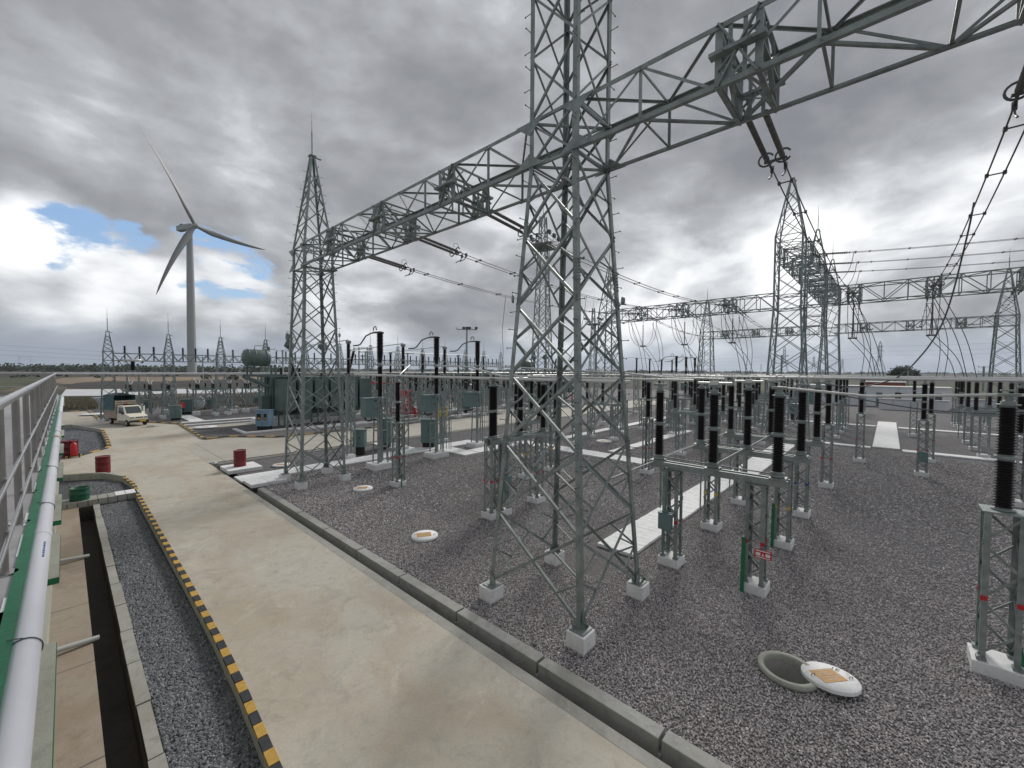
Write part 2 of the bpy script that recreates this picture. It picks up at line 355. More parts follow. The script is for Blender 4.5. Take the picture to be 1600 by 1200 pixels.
def mk(name, mb, mats, parent=None, loc=(0, 0, 0), rz=0, bevel=0):
    me = bpy.data.meshes.new(name); me.from_pydata(mb.v, [], mb.f)
    if not isinstance(mats, (list, tuple)): mats = [mats]
    for m in mats: me.materials.append(m)
    me.polygons.foreach_set('material_index', mb.m); me.polygons.foreach_set('use_smooth', mb.s)
    me.update()
    bm = bmesh.new(); bm.from_mesh(me); bmesh.ops.recalc_face_normals(bm, faces=bm.faces); bm.to_mesh(me); bm.free()
    o = bpy.data.objects.new(name, me); COL.objects.link(o); o.location = loc; o.rotation_euler = (0, 0, rz)
    if parent: o.parent = parent
    if bevel:
        b = o.modifiers.new('bevel', 'BEVEL'); b.width = bevel; b.segments = 2; b.limit_method = 'ANGLE'
    return o
def tag(o, label, cat, group=None):
    o['label'] = label; o['category'] = cat
    if group: o['group'] = group
    return o
def thing(name, label, cat, loc=(0, 0, 0), rz=0, group=None):
    o = bpy.data.objects.new(name, None); COL.objects.link(o); o.location = loc; o.rotation_euler = (0, 0, rz)
    return tag(o, label, cat, group)
def structure(name, mb, mats):
    o = mk(name, mb, mats); o['kind'] = 'structure'; return o
KIDS = {}
def dup(root, loc, rz=0, label=None, group=None):
    r = root.copy(); COL.objects.link(r); r.location = loc; r.rotation_euler = (0, 0, rz)
    if label: r['label'] = label
    if group: r['group'] = group
    for ch in list(root.children):
        c = ch.copy(); COL.objects.link(c); c.parent = r
        for g in ch.children:
            d = g.copy(); COL.objects.link(d); d.parent = c
    return r
ORD = ['first', 'second', 'third', 'fourth', 'fifth', 'sixth', 'seventh', 'eighth', 'ninth', 'tenth', 'eleventh', 'twelfth', 'thirteenth', 'fourteenth', 'fifteenth', 'sixteenth', 'seventeenth', 'eighteenth', 'nineteenth', 'twentieth']
# ---------------------------------------------------------------- setting: ground, roads, drains
def rect(x0, x1, y0, y1): return [(x0, y0), (x1, y0), (x1, y1), (x0, y1)]
g = MB(); BIG = 9000
for r_ in (rect(-BIG, BIG, 110, BIG), rect(-BIG, BIG, -BIG, -40), rect(-BIG, -20, -40, 110), rect(120, BIG, -40, 110)): g.sheet(r_, -.12)
structure('ground', g, SOIL)
g = MB(); MX, MY, MR = 8.88, 1.22, .44
for r_ in (rect(6.04, 120, 2, 110), rect(6.04, 120, -40, 0), rect(6.04, 8, 0, 2), rect(10, 120, 0, 2)): g.sheet(r_, -.03)
def hole_ring(mb, cx, cy, r, x0, x1, y0, y1, z, n=32):
    ins = [(cx + r * math.cos(2 * math.pi * i / n), cy + r * math.sin(2 * math.pi * i / n), z) for i in range(n)]; outs = []
    for i in range(n):
        c, s_ = math.cos(2 * math.pi * i / n), math.sin(2 * math.pi * i / n)
        t = min(((x1 if c > 0 else x0) - cx) / c if abs(c) > 1e-6 else 1e9, ((y1 if s_ > 0 else y0) - cy) / s_ if abs(s_) > 1e-6 else 1e9)
        outs.append((cx + c * t, cy + s_ * t, z))
    mb.add(ins + outs, [(i, (i + 1) % n, (i + 1) % n + n, i + n) for i in range(n)])
    for X_, Y_ in ((x0, y0), (x1, y0), (x1, y1), (x0, y1)):
        k = min(range(n), key=lambda i: (outs[i][0] - X_) ** 2 + (outs[i][1] - Y_) ** 2)
        for q in ((k + 1) % n, (k - 1) % n): mb.add([outs[k], outs[q], (X_, Y_, z)], [(0, 1, 2)])
hole_ring(g, MX, MY, MR, 8, 10, 0, 2, -.03)
structure('gravel_yard', g, GRAV)
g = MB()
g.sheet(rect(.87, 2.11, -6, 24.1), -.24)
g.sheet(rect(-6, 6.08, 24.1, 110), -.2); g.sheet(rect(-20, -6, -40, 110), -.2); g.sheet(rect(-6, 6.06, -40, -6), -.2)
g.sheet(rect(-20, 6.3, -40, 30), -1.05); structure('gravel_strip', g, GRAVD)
# main road with junction and cross road
road = [(1.72, 2), (1.75, -6), (5.60, -6), (5.60, 29.0), (5.60, 35.9), (7.25, 38.6), (7.35, 42.5), (7.6, 51.3), (5.5, 55.6), (2.5, 59.9), (2.2, 75), (-4, 75.5), (-5, 57.3),
        (.4, 57.1), (2.2, 51), (2.05, 39.4), (.55, 36.8), (-.25, 36.5), (-.25, 30.6), (.2, 30.3), (1.3, 29.6), (1.95, 28.0), (2.12, 26.3), (2.10, 14), (2.07, 10), (2.01, 8), (1.91, 6)]
g = MB(); g.sheet(road, 0.0); structure('road', g, ROADM)
g = MB(); g.sheet([(5.6, 29.0), (75, 28.7), (75, 35.6), (16, 35.7), (11.5, 35.8), (9, 38.8), (7.25, 38.6), (5.6, 35.9)], .006)
g.sheet(rect(7.6, 30, 46.2, 48.4), .004); g.sheet(rect(38, 42, 36, 80), -.01); g.sheet(rect(28, 60, 52, 54.5), -.005)
structure('cross_road', g, ROADX)
g = MB(); g.box(5.6, 75, 28.45, 28.62, -.25, .03); g.box(5.9, 75, 28.2, 28.34, -.25, .02); structure('cross_road_drain_wall', g, CONC)
# apron, drain
g = MB(); g.box(-.36, .30, -6, 24.1, -.5, -.17); structure('apron', g, APRON)
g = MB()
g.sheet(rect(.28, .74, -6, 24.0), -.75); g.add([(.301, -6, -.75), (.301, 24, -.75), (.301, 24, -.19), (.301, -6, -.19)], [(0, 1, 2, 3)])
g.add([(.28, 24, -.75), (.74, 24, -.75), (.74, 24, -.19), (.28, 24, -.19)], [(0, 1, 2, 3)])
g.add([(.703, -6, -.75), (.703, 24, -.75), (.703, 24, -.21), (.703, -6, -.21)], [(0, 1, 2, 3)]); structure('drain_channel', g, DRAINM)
y = -2.2; i = 0; g = MB()
while y < 24:
    L = 1.42; j = random.uniform(-.015, .015)
    g.box(.706 + abs(j), .90 + j, y, y + L - .035, -.97, -.16 + random.uniform(-.006, .006)); y += L
structure('drain_kerb', g, CONC)
# right hand trench and its wall of precast blocks
g = MB(); g.box(5.50, 6.2, 20.95, 28.4, -.7, -.34); g.box(6.2, 6.24, 20.95, 28.19, -.7, -.034); g.box(5.50, 6.2, 28.1, 28.14, -.34, -.034); g.box(5.60, 5.84, -6, 20.94, -.36, -.31); g.box(5.52, 5.598, -6, 21.4, -.36, -.004); structure('trench_floor', g, CONC)
g = MB(); y = -4.6
while y < 20:
    L = 2.32; g.box(5.815, 6.07, y, y + L - .05, -.36, .10 + random.uniform(-.008, .008)); g.box(5.80, 5.95, y + L - .05, y + L, -.36, -.12); y += L
o = structure('trench_wall', g, CONCD); b = o.modifiers.new('bevel', 'BEVEL'); b.width = .012; b.segments = 2
g = MB(); g.sheet(rect(5.38, 5.6, -6, 21.4), .003); structure('road_edge_mortar', g, CONC)
# kerbs: painted blocks along a line
def kerb(name, pts, w=.13, h0=-.22, h1=.035, L=.44, plain=False, start=0):
    mb = MB(); pts = [Vector((*p, 0)) for p in pts]; tot = sum((b_ - a_).length for a_, b_ in zip(pts, pts[1:])); n = max(1, round(tot / L)); L = tot / n
    def at(s_):
        for a_, b_ in zip(pts, pts[1:]):
            l = (b_ - a_).length
            if s_ <= l + 1e-6: return a_ + (b_ - a_) * (s_ / l), (b_ - a_).normalized()
            s_ -= l
        return pts[-1], (pts[-1] - pts[-2]).normalized()
    for i in range(n):
        a_, _ = at(i * L + .008); b_, _ = at((i + 1) * L - .008)
        zj = random.uniform(-.008, .008); p0 = Vector((a_.x, a_.y, (h0 + h1) / 2 + zj / 2)); p1 = Vector((b_.x, b_.y, (h0 + h1) / 2 + zj / 2))
        if plain: mb.mi = 2; mb.bar(p0, p1, w, h1 - h0); continue
        mb.mi = 2; hh = h1 - h0 - .06; q0 = Vector((a_.x, a_.y, h0 + hh / 2)); q1 = Vector((b_.x, b_.y, h0 + hh / 2)); mb.bar(q0, q1, w - .006, hh)
        mb.mi = (i + start) % 2; q0.z = q1.z = h1 - .0275 + zj; mb.bar(q0, q1, w + random.uniform(-.006, .006), .055)
    return structure(name, mb, [YEL, BLK, LEDGE])
kerb('striped_kerb', [(1.70, 2.5), (1.86, 6), (1.965, 8), (2.02, 10), (2.05, 14), (2.08, 24.2)], L=.30, w=.13, h0=-.26, h1=.04)
kerb('striped_kerb', [(2.13, 25.0), (2.12, 26.3), (1.95, 28.0)], L=.33)
kerb('plain_kerb', [(1.95, 28.0), (1.3, 29.6), (.2, 30.3), (-.25, 30.6)], h0=-.3, h1=.12, plain=True)
kerb('plain_kerb', [(-.25, 57.1), (.4, 57.1), (2.2, 51)], h0=-.3, h1=.1, L=.8, plain=True)
kerb('striped_kerb', [(2.2, 51), (2.15, 44), (2.05, 39.4), (.55, 36.8), (0, 36.6)], L=.8, w=.2, h1=.09)
kerb('striped_kerb', [(-4, 75.3), (2.1, 74.8), (2.5, 59.9), (5.5, 55.6), (7.6, 51.3), (7.35, 42.5), (7.25, 38.8), (9, 38.85), (11.5, 35.85), (16, 35.75), (24, 35.65)], L=.75, w=.2, h1=.12)
# slab bridge near the green bin, trench cover slabs (white paths)
def slabs(name, x0, x1, y0, y1, along, n, z0=-.02, z1=.07, m=None, gap=.012):
    mb = MB()
    for i in range(n):
        j = random.uniform(-.008, .008); k = random.uniform(-.003, .003)
        if along == 'x':
            d = (x1 - x0) / n; mb.box(x0 + i * d, x0 + (i + 1) * d - gap, y0 + j, y1 + j, z0, z1 + k)
        else:
            d = (y1 - y0) / n; mb.box(x0 + j, x1 + j, y0 + i * d, y0 + (i + 1) * d - gap, z0, z1 + k)
    o = structure(name, mb, m or WHITE); return o
slabs('slab_bridge', -.3, 2.06, 24.15, 24.95, 'x', 8, -.3, .04, CONC, .02)
slabs('slab_bridge', 1.4, 2.06, 24.17, 24.93, 'x', 2, .05, .062, WHITE, .02)
slabs('trench_cover_path', 5.7, 21.3, 22.85, 24.15, 'x', 17)
slabs('trench_cover_path', 5.75, 7.3, 21.55, 22.75, 'x', 2, -.02, .13)
slabs('trench_cover_path', 5.7, 7.3, 25.2, 26.9, 'x', 1, -.02, .16)
slabs('trench_cover_path', 15.3, 16.5, 24.2, 28.1, 'y', 6)
slabs('trench_cover_path', 17.3, 18.5, 19.9, 22.8, 'y', 5)
slabs('trench_cover_path', 18.6, 22.6, 19.9, 21.1, 'x', 7)
slabs('trench_cover_path', 22.9, 24.3, 6.9, 21.2, 'y', 20)
slabs('trench_cover_path', 11.3, 22.8, 5.45, 6.65, 'x', 42, gap=.011)
slabs('trench_cover_path', 24.4, 40.2, 5.0, 6.3, 'x', 40)
slabs('trench_cover_path', 40.4, 62, -.75, .75, 'x', 46)
slabs('trench_cover_path', 39.6, 40.35, .85, 6.3, 'y', 8); slabs('trench_cover_path', 39.4, 40.35, -16, -.85, 'y', 20)
slabs('trench_cover_path', 55.9, 56.9, .85, 24, 'y', 20); slabs('trench_cover_path', 55.9, 56.9, -20, -.85, 'y', 20)
slabs('trench_cover_path', 7.9, 14.6, 52.0, 52.7, 'x', 8); slabs('trench_cover_path', 8.7, 9.9, 52.8, 60, 'y', 8); slabs('trench_cover_path', 14.7, 40, 52.0, 52.7, 'x', 20)
slabs('trench_cover_path', 7.6, 30, 49.5, 49.9, 'x', 20)
slabs('trench_cover_path', 30, 60, 44, 45.1, 'x', 20); slabs('trench_cover_path', 31, 60, 38.2, 38.9, 'x', 20)
slabs('trench_cover_path', 25, 39, 13.2, 14, 'x', 20); slabs('trench_cover_path', 27, 60, 19, 19.8, 'x', 20)
g = MB(); 
for a_, b_, c_, d_ in ((10.2, 22, 40.0, 40.25), (10.2, 10.45, 40.25, 43.5), (14.2, 27, 39.1, 39.3)): g.box(a_, b_, c_, d_, -.02, .12)
structure('low_white_kerb', g, WHITE)
# loose stones lying on the gravel nearest to the camera
def stones(name, poly, z, dens, size, m, seed):
    mb = MB(); mb.sheet(poly, z); o = mk(name, mb, m); o['kind'] = 'stuff'
    ng = bpy.data.node_groups.new(name + '_nodes', 'GeometryNodeTree')
    ng.interface.new_socket('Geometry', in_out='INPUT', socket_type='NodeSocketGeometry'); ng.interface.new_socket('Geometry', in_out='OUTPUT', socket_type='NodeSocketGeometry')
    n = ng.nodes; l = ng.links
    gi = n.new('NodeGroupInput'); go = n.new('NodeGroupOutput'); dp = n.new('GeometryNodeDistributePointsOnFaces'); dp.inputs['Density'].default_value = dens; dp.inputs['Seed'].default_value = seed
    ico = n.new('GeometryNodeMeshIcoSphere'); ico.inputs['Radius'].default_value = size; ico.inputs['Subdivisions'].default_value = 1
    sp = n.new('GeometryNodeSetPosition'); nz = n.new('ShaderNodeTexNoise'); nz.inputs['Scale'].default_value = 1.1 / size; pos = n.new('GeometryNodeInputPosition')
    sub = n.new('ShaderNodeVectorMath'); sub.operation = 'SUBTRACT'; sub.inputs[1].default_value = (.5, .5, .5); sc = n.new('ShaderNodeVectorMath'); sc.operation = 'SCALE'; sc.inputs[3].default_value = size * 1.6
    l.new(pos.outputs[0], nz.inputs['Vector']); l.new(nz.outputs['Color'], sub.inputs[0]); l.new(sub.outputs[0], sc.inputs[0]); l.new(ico.outputs[0], sp.inputs[0]); l.new(sc.outputs[0], sp.inputs['Offset'])
    sm = n.new('GeometryNodeSetMaterial'); sm.inputs['Material'].default_value = m; l.new(sp.outputs[0], sm.inputs[0])
    ip = n.new('GeometryNodeInstanceOnPoints'); rv = n.new('FunctionNodeRandomValue'); rv.data_type = 'FLOAT_VECTOR'; rv.inputs[1].default_value = (6.28, 6.28, 6.28)
    rs = n.new('FunctionNodeRandomValue'); rs.data_type = 'FLOAT_VECTOR'; rs.inputs[0].default_value = (.55, .45, .35); rs.inputs[1].default_value = (1.35, 1.1, .9)
    l.new(gi.outputs[0], dp.inputs[0]); l.new(dp.outputs[0], ip.inputs[0]); l.new(sm.outputs[0], ip.inputs['Instance']); l.new(rv.outputs[0], ip.inputs['Rotation']); l.new(rs.outputs[0], ip.inputs['Scale'])
    l.new(ip.outputs[0], go.inputs[0])
    md = o.modifiers.new('stones', 'NODES'); md.node_group = ng
    return o
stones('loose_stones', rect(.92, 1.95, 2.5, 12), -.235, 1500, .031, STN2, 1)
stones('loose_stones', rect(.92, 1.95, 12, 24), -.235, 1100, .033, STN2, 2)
HOLE = (8.28, 9.48, .62, 1.82)
stones('loose_stones', rect(.1, 1.8, 25.1, 29.0), -.19, 600, .034, STN2, 71); stones('loose_stones', [(.3, 37.6), (1.9, 40), (2.0, 50.5), (.3, 56.5), (-.2, 56.5), (-.2, 37.6)], -.19, 260, .05, STN2, 72)
def yard(name, rects, dens, seed, size=.024):
    for k, r_ in enumerate(rects): stones(name, r_, -.02, dens, size, STN1, seed + k)
yard('loose_stones', [rect(6.08, 8.28, -3, 7.0), rect(8.28, 9.48, -4.5, .62), rect(8.28, 9.48, 1.82, 7.0), rect(9.48, 12.2, -5.6, 5.4)], 1250, 3, .019)
yard('loose_stones', [rect(14.8, 22.8, 7.0, 22), rect(20.5, 38, -14, 4.9), rect(6.3, 14.8, 13.0, 22.7), rect(24.4, 38, 6.5, 18)], 110, 50, .038)
def ring_stones():
    mb = MB(); hole_ring(mb, MX, MY, MR + .04, *HOLE, -.02); o = stones('loose_stones', rect(0, 1, 0, 1), -.02, 1250, .019, STN1, 9)
    me = bpy.data.meshes.new('loose_stones'); me.from_pydata(mb.v, [], mb.f); me.materials.append(STN1); o.data = me
ring_stones()
yard('loose_stones', [rect(6.08, 9.48, 7.0, 13), rect(12.2, 14.8, -7, 5.4), rect(9.48, 12.2, 7.0, 9.5)], 800, 20, .021)
yard('loose_stones', [rect(6.08, 9.48, 13, 21), rect(14.8, 20.5, -9, 5.4), rect(9.48, 16, 9.5, 13), rect(12.2, 18, 7.0, 9.5)], 380, 30, .024)
g = MB(); g.sheet([(-.5, 120), (8.5, 114), (14, 118), (24, 112), (40, 113), (60, 118), (60, 124), (30, 135), (11, 150), (.3, 156)], -.10); structure('pale_channel', g, PALE)
g = MB(); g.sheet([(0, 205), (11, 212), (30, 230), (70, 260), (120, 300), (110, 350), (40, 340), (20, 372), (0, 330), (-6, 260)], -.08); structure('sandy_patch', g, mat('sand', (.22, .165, .115), .95, 0, .25, .05))
g = MB(); g.sheet([(1, 165), (8, 159), (40, 165), (90, 190), (110, 230), (60, 236), (30, 222), (12, 243), (3, 217), (0, 190)], -.06); structure('ploughed_field', g, mat('ploughed_soil', (.035, .028, .026), .95, 0, .3, .1))
g = MB(); g.sheet([(-60, 150), (-10, 160), (-6, 300), (-90, 400), (-200, 300)], -.07); g.sheet([(130, -5), (260, -60), (330, 40), (240, 70), (140, 50)], -.07); structure('grass_field', g, mat('field_grass', (.055, .065, .028), .95, 0, .35, .08))
# ---------------------------------------------------------------- lattice gantry towers and beams
PEG = {}
def tower(name, label, cx, cy, base=2.6, top=1.4, topy=None, zb=10.26, zt=11.3, tall=False, peak=15.8, rod=17.95, det=1, panels=7, group=None, m=None, lw=.17, z0=.3, scale=1.0, grn=None):
    m = m or (STEEL if det else STEELF); topy = topy or top
    t = thing(name, label, 'gantry tower', (cx, cy, 0), 0, group)
    zs = [z0, zb] + ([15.7] if tall else [zt]) + [peak]
    hx = [base / 2, top / 2, top / 2, .10]; hy = [base / 2, topy / 2, topy / 2, .10]
    def hw(z):
        for i in range(len(zs) - 1):
            if z <= zs[i + 1] + 1e-6:
                f = (z - zs[i]) / (zs[i + 1] - zs[i]); return hx[i] + (hx[i + 1] - hx[i]) * f, hy[i] + (hy[i + 1] - hy[i]) * f
        return hx[-1], hy[-1]
    def P_(sx, sy, z): a, b = hw(z); return Vector((sx * a, sy * b, z))
    cs = [(-1, -1), (1, -1), (1, 1), (-1, 1)]
    for sx, sy in cs:
        mb = MB()
        for i in range(len(zs) - 1):
            p, q = P_(sx, sy, zs[i]), P_(sx, sy, zs[i + 1])
            w = lw * (1, 1, .7)[i] if i < 3 else lw * .7
            if det: mb.ang(p, q, w, .016, (-sx, 0, 0), (0, -sy, 0))
            else: mb.bar(p, q, w * .6)
        if det:   # splice plates and base gussets
            for zz in ((3.4, 3.95), (7.4, 7.9)):
                p, q = P_(sx, sy, zz[0]), P_(sx, sy, zz[1])
                mb.ang(p + Vector((sx, sy, 0)) * .006, q + Vector((sx, sy, 0)) * .006, lw * .92, .014, (-sx, 0, 0), (0, -sy, 0))
                if det > 1:
                    for k in range(7):
                        c = p + (q - p) * (k + .5) / 7
                        for e in (.3, .7):
                            mb.cyl(c + Vector((-sx * lw * e, sy * .005, 0)), c + Vector((-sx * lw * e, sy * .03, 0)), .012, 6)
                            mb.cyl(c + Vector((sx * .005, -sy * lw * e, 0)), c + Vector((sx * .03, -sy * lw * e, 0)), .012, 6)
            b0 = P_(sx, sy, z0)
            mb.cbox((b0.x - sx * .05, b0.y - sy * .05, z0 + .012), (.34, .34, .024))
            for dx, dy in ((-sx, 0), (0, -sy)):
                nrm = Vector((-dy, dx, 0)); q0 = b0 + Vector((dx, dy, 0)) * .02
                vs = [q0 + Vector((0, 0, .02)), q0 + Vector((dx * .2, dy * .2, .02)), q0 + Vector((dx * .17, dy * .17, .16)), q0 + Vector((0, 0, .36))]
                mb.add([v + nrm * .008 for v in vs] + [v - nrm * .008 for v in vs], [(0, 1, 2, 3), (7, 6, 5, 4)] + [(i, (i + 1) % 4, (i + 1) % 4 + 4, i + 4) for i in range(4)])
        mk('leg', mb, m, t)
        f = MB(); f.cbox((P_(sx, sy, z0).x - sx * .03, P_(sx, sy, z0).y - sy * .03, z0 / 2 - .1), (.42, .42, z0 + .2)); ft = mk('footing', f, WHITE, t, bevel=.015 if det > 1 else 0)
        if det > 1:
            f = MB(); f.cbox((P_(sx, sy, z0).x - sx * .03, P_(sx, sy, z0).y - sy * .03, z0 + .002), (.33, .33, .006)); mk('grout_pad', f, CONCD, ft)
        if grn and (sx, sy) in grn:
            e = MB(); b0 = P_(sx, sy, z0); e.box(b0.x + .205, b0.x + .215, b0.y - .05, b0.y + .02, -.03, z0 + .02); e.bar((b0.x + .21, b0.y - .015, z0 + .02), (b0.x - .02, b0.y - .015, z0 + .2), .07, .01)
            mk('earthing_strip', e, GREENP, t)
    br = MB()
    def strut(p, q, n, w, inset=0.0):
        inset += .02; p = Vector(p) - n * inset; q = Vector(q) - n * inset
        if det: br.ang(p, q, w, .008, n.cross(q - p), -n)
        else: br.bar(p, q, w * .62)
    bw = (.060 if det > 1 else .052) if det else .075
    faces = [(0, 1, Vector((0, -1, 0))), (1, 2, Vector((1, 0, 0))), (2, 3, Vector((0, 1, 0))), (3, 0, Vector((-1, 0, 0)))]
    levels = [z0 + .05 + (zb - z0 - .05) * (i / panels) ** .97 for i in range(panels + 1)]
    if tall:
        k = 3; seg2 = [zb, zt] + [zt + (15.7 - zt) * i / k for i in range(1, k + 1)] + [15.7 + (peak - 15.7) * f for f in (.32, .58, .8)]
    else: seg2 = [zb, zt] + [zt + (peak - zt) * f for f in (.24, .46, .65, .81)]
    for a, b, n in faces:
        for lv in (levels, seg2):
            for i in range(len(lv) - 1):
                a0, b0, a1, b1 = P_(*cs[a], lv[i]), P_(*cs[b], lv[i]), P_(*cs[a], lv[i + 1]), P_(*cs[b], lv[i + 1])
                strut(a0, b1, n, bw if lv is levels else bw * .85); strut(b0, a1, n, bw if lv is levels else bw * .85, .014)
                if lv is levels and det and (det > 1 or i % 2 == 0):
                    zm = (lv[i] + lv[i + 1]) / 2; am, bmid = P_(*cs[a], zm), P_(*cs[b], zm)
                    for mid, d0, d1 in ((am, (a0, b1), (a1, b0)), (bmid, (b0, a1), (b1, a0))):
                        for e0, e1 in (d0, d1): strut(mid, e0 + (e1 - e0) * .27, n, bw * .62, .028)
        for z in (zb, zt) + ((14.4, 15.7) if tall else ()): strut(P_(*cs[a], z), P_(*cs[b], z), n, bw, .03)
    for z in (zb + .03, zt - .03):
        for i in (0, 1):
            p, q = P_(*cs[i], z), P_(*cs[i + 2], z); br.bar(p, q, .05 if det else .04)
    mk('bracing', br, m, t)
    if det:
        for (sx, sy), ph in (((-1, 1), 0), ((1, -1), .2), ((-1, -1), .1)) if det > 1 else (((-1, 1), 0), ((1, -1), .2)):
            z = 2.6 + ph
            while z < (15.3 if tall else peak - .5):
                p = P_(sx, sy, z); a_ = math.atan2(0, sx) if int(z / .42) % 2 else math.atan2(sy, 0)
                if 'bolt' not in PEG:
                    sb = MB(); sb.cyl((0, 0, 0), (.16, 0, 0), .009, 5); sb.cyl((.16, 0, 0), (.17, 0, 0), .02, 6); PEG['bolt'] = mk('step_bolt', sb, BOLT, t); o = PEG['bolt']
                else: o = PEG['bolt'].copy(); COL.objects.link(o); o.parent = t
                o.location = p; o.rotation_euler = (0, 0, a_); z += .43
        for sx, sy in cs:
            for z in (zb, zt):
                gp = MB(); p = P_(sx, sy, z); d = .42; up_ = 1 if z == zb else -1
                for off in (sx * .012,):
                    for s2 in (1, -1):
                        vs = [p + Vector((off, 0, 0)), p + Vector((off, s2 * d, 0)), p + Vector((off, 0, up_ * d * .75))]
                        gp.add([v + Vector((.008 * sx, 0, 0)) for v in vs] + vs, [(0, 1, 2), (5, 4, 3), (0, 1, 4, 3), (1, 2, 5, 4), (2, 0, 3, 5)])
                mk('gusset_plate', gp, m, t)
        w = MB()
        p = P_(-1, 1, 7.2); w.lathe([(.02, 0), (.10, .0), (.10, .05), (.02, .06)], 10, p + Vector((-.05, .05, 0)), (-1, 1, 0)); mk('number_plate', w, m, t); w = MB(); p = P_(1, -1, 7.2); w.lathe([(.02, 0), (.10, .0), (.10, .05), (.02, .06)], 10, p + Vector((.05, -.05, 0)), (1, -1, 0))
        mk('number_plate', w, m, t)
    tp = MB(); tp.cbox((0, 0, peak + .02), (.3, .3, .05)); tp.bar((0, 0, peak), (.35, -.2, peak - .1), .05); mk('peak_plate', tp, m, t)
    if rod:
        rd = MB(); rd.cyl((0, 0, peak), (0, 0, peak + (rod - peak) * .55), .032, 8); rd.cyl((0, 0, peak + (rod - peak) * .55), (0, 0, rod), .02, 6, .006); mk('lightning_rod', rd, m, t)
    return t

def beam(name, label, p0, axis, L, w=1.4, h=1.04, panels=10, phases=(), det=1, group=None, m=None, ch=.088):
    """box truss lying along +X or +Y from p0 (centre of the lower chords)"""
    m = m or (STEEL if det else STEELF)
    t = thing(name, label, 'gantry beam', p0, 0 if axis == 'y' else -math.pi / 2, group)
    for sx in (-1, 1):
        for top_ in (0, 1):
            mb = MB(); p = Vector((sx * w / 2, 0, h * top_)); q = Vector((sx * w / 2, L, h * top_))
            if det: mb.ang(p, q, ch, .014, (-sx, 0, 0), (0, 0, 1 - 2 * top_))
            else: mb.bar(p, q, ch * .7)
            mk('chord', mb, m, t)
    br = MB(); dy = L / panels; b_ = .048 if det else .075
    def st(p, q, n, wd=b_, inset=.015):
        p = Vector(p) - Vector(n) * inset; q = Vector(q) - Vector(n) * inset
        if det: br.ang(p, q, wd, .009, Vector(n).cross(q - p), -Vector(n))
        else: br.bar(p, q, wd * .6)
    for i in range(panels):
        y0, y1 = i * dy, (i + 1) * dy
        for sx in (-1, 1):
            X_ = sx * w / 2; n = (sx, 0, 0)
            if i % 2: st((X_, y0, h), (X_, y1, 0), n)
            else: st((X_, y0, 0), (X_, y1, h), n)
            if i % 2 == 1 or not det: st((X_, y0, 0), (X_, y0, h), n, inset=.03)
        for z, n in ((0, (0, 0, -1)), (h, (0, 0, 1))):
            st((-w / 2, y1, z), (w / 2, y1, z), n, inset=.03)
            if (i + (z > 0)) % 2: st((-w / 2, y0, z), (w / 2, y1, z), n)
            else: st((w / 2, y0, z), (-w / 2, y1, z), n)
    mk('web_bracing', br, m, t)
    for ph in phases:
        fr = MB()
        def s3(p, q, wd=.085): 
            fr.bar(p, q, wd * .9, wd * .35) if det else fr.bar(p, q, wd * .6)
        for yy in (ph - .3, ph + .3):
            for sx in (-1, 1): s3((sx * (w / 2 - .04), yy, .02), (sx * (w / 2 - .04), yy, h - .02), .12)
            s3((-w / 2, yy, 0), (w / 2, yy, h)); s3((w / 2, yy, 0), (-w / 2, yy, h)); s3((-w / 2, yy, h * .5), (w / 2, yy, h * .5), .10)
            s3((-w / 2, yy, .02), (w / 2, yy, .02)); s3((-w / 2, yy, h - .02), (w / 2, yy, h - .02))
        for sx in (-1, 1):
            fr.bar((sx * (w / 2 + .03), ph - .42, h * .5), (sx * (w / 2 + .03), ph + .42, h * .5), .16, .06)
            if det:
                for yy in (ph - .1, ph + .12): s3((sx * (w / 2 - .03), yy, .03), (sx * (w / 2 - .03), yy, h - .03), .07)
                s3((sx * w / 2, ph - .3, h * .75), (sx * w / 2, ph + .3, h * .25), .06); s3((sx * .2, ph - .3, 0), (sx * w / 2, ph + .3, h * .5), .06); s3((sx * .2, ph + .3, 0), (sx * .25, ph + .3, h), .06)
                s3((sx * .25, ph - .3, h), (sx * w / 2, ph - .3, h * .5), .06)
            s3((sx * w / 2, ph - .3, 0), (sx * w / 2, ph + .3, h)); s3((sx * w / 2, ph + .3, 0), (sx * w / 2, ph - .3, h))
            for dyy in (-.2, .2): fr.bar((sx * (w / 2 + .05), ph + dyy, h * .5), (sx * (w / 2 + .22), ph + dyy, h * .42), .06, .03)
        mk('hanger_frame', fr, m, t)
    return t
TX, TY0, TY1 = 8.2, 5.7, 20.9
tower('gantry_tower', 'huge near lattice tower standing in the gravel beside the trench, taller than the frame', TX, TY0, 2.62, 1.42, 1.3, tall=True, peak=20.2, rod=0, det=2, panels=6, lw=.112, grn=[(-1, -1), (1, -1)])
tower('gantry_tower', 'lattice tower with long lightning rod and tapered peak, above the striped cross road kerb', TX + .15, TY1, 2.15, 1.4, det=1, panels=7, lw=.125, grn=[(1, -1)])
PH = (3.1, 6.9, 10.7)
beam('gantry_beam', 'near box truss beam running left from the huge tower to the tower with the long rod', (TX, TY0 + .7, 10.26), 'y', TY1 - TY0 - 1.4, panels=10, phases=PH, det=1)
beam('gantry_beam', 'nearest box truss beam, rising overhead out of the top right corner', (TX, TY0 - .7 - 13.8, 10.26), 'y', 13.8, panels=10, phases=(13.8 - 3.05, 13.8 - 6.5, 13.8 - 10.8), det=1)
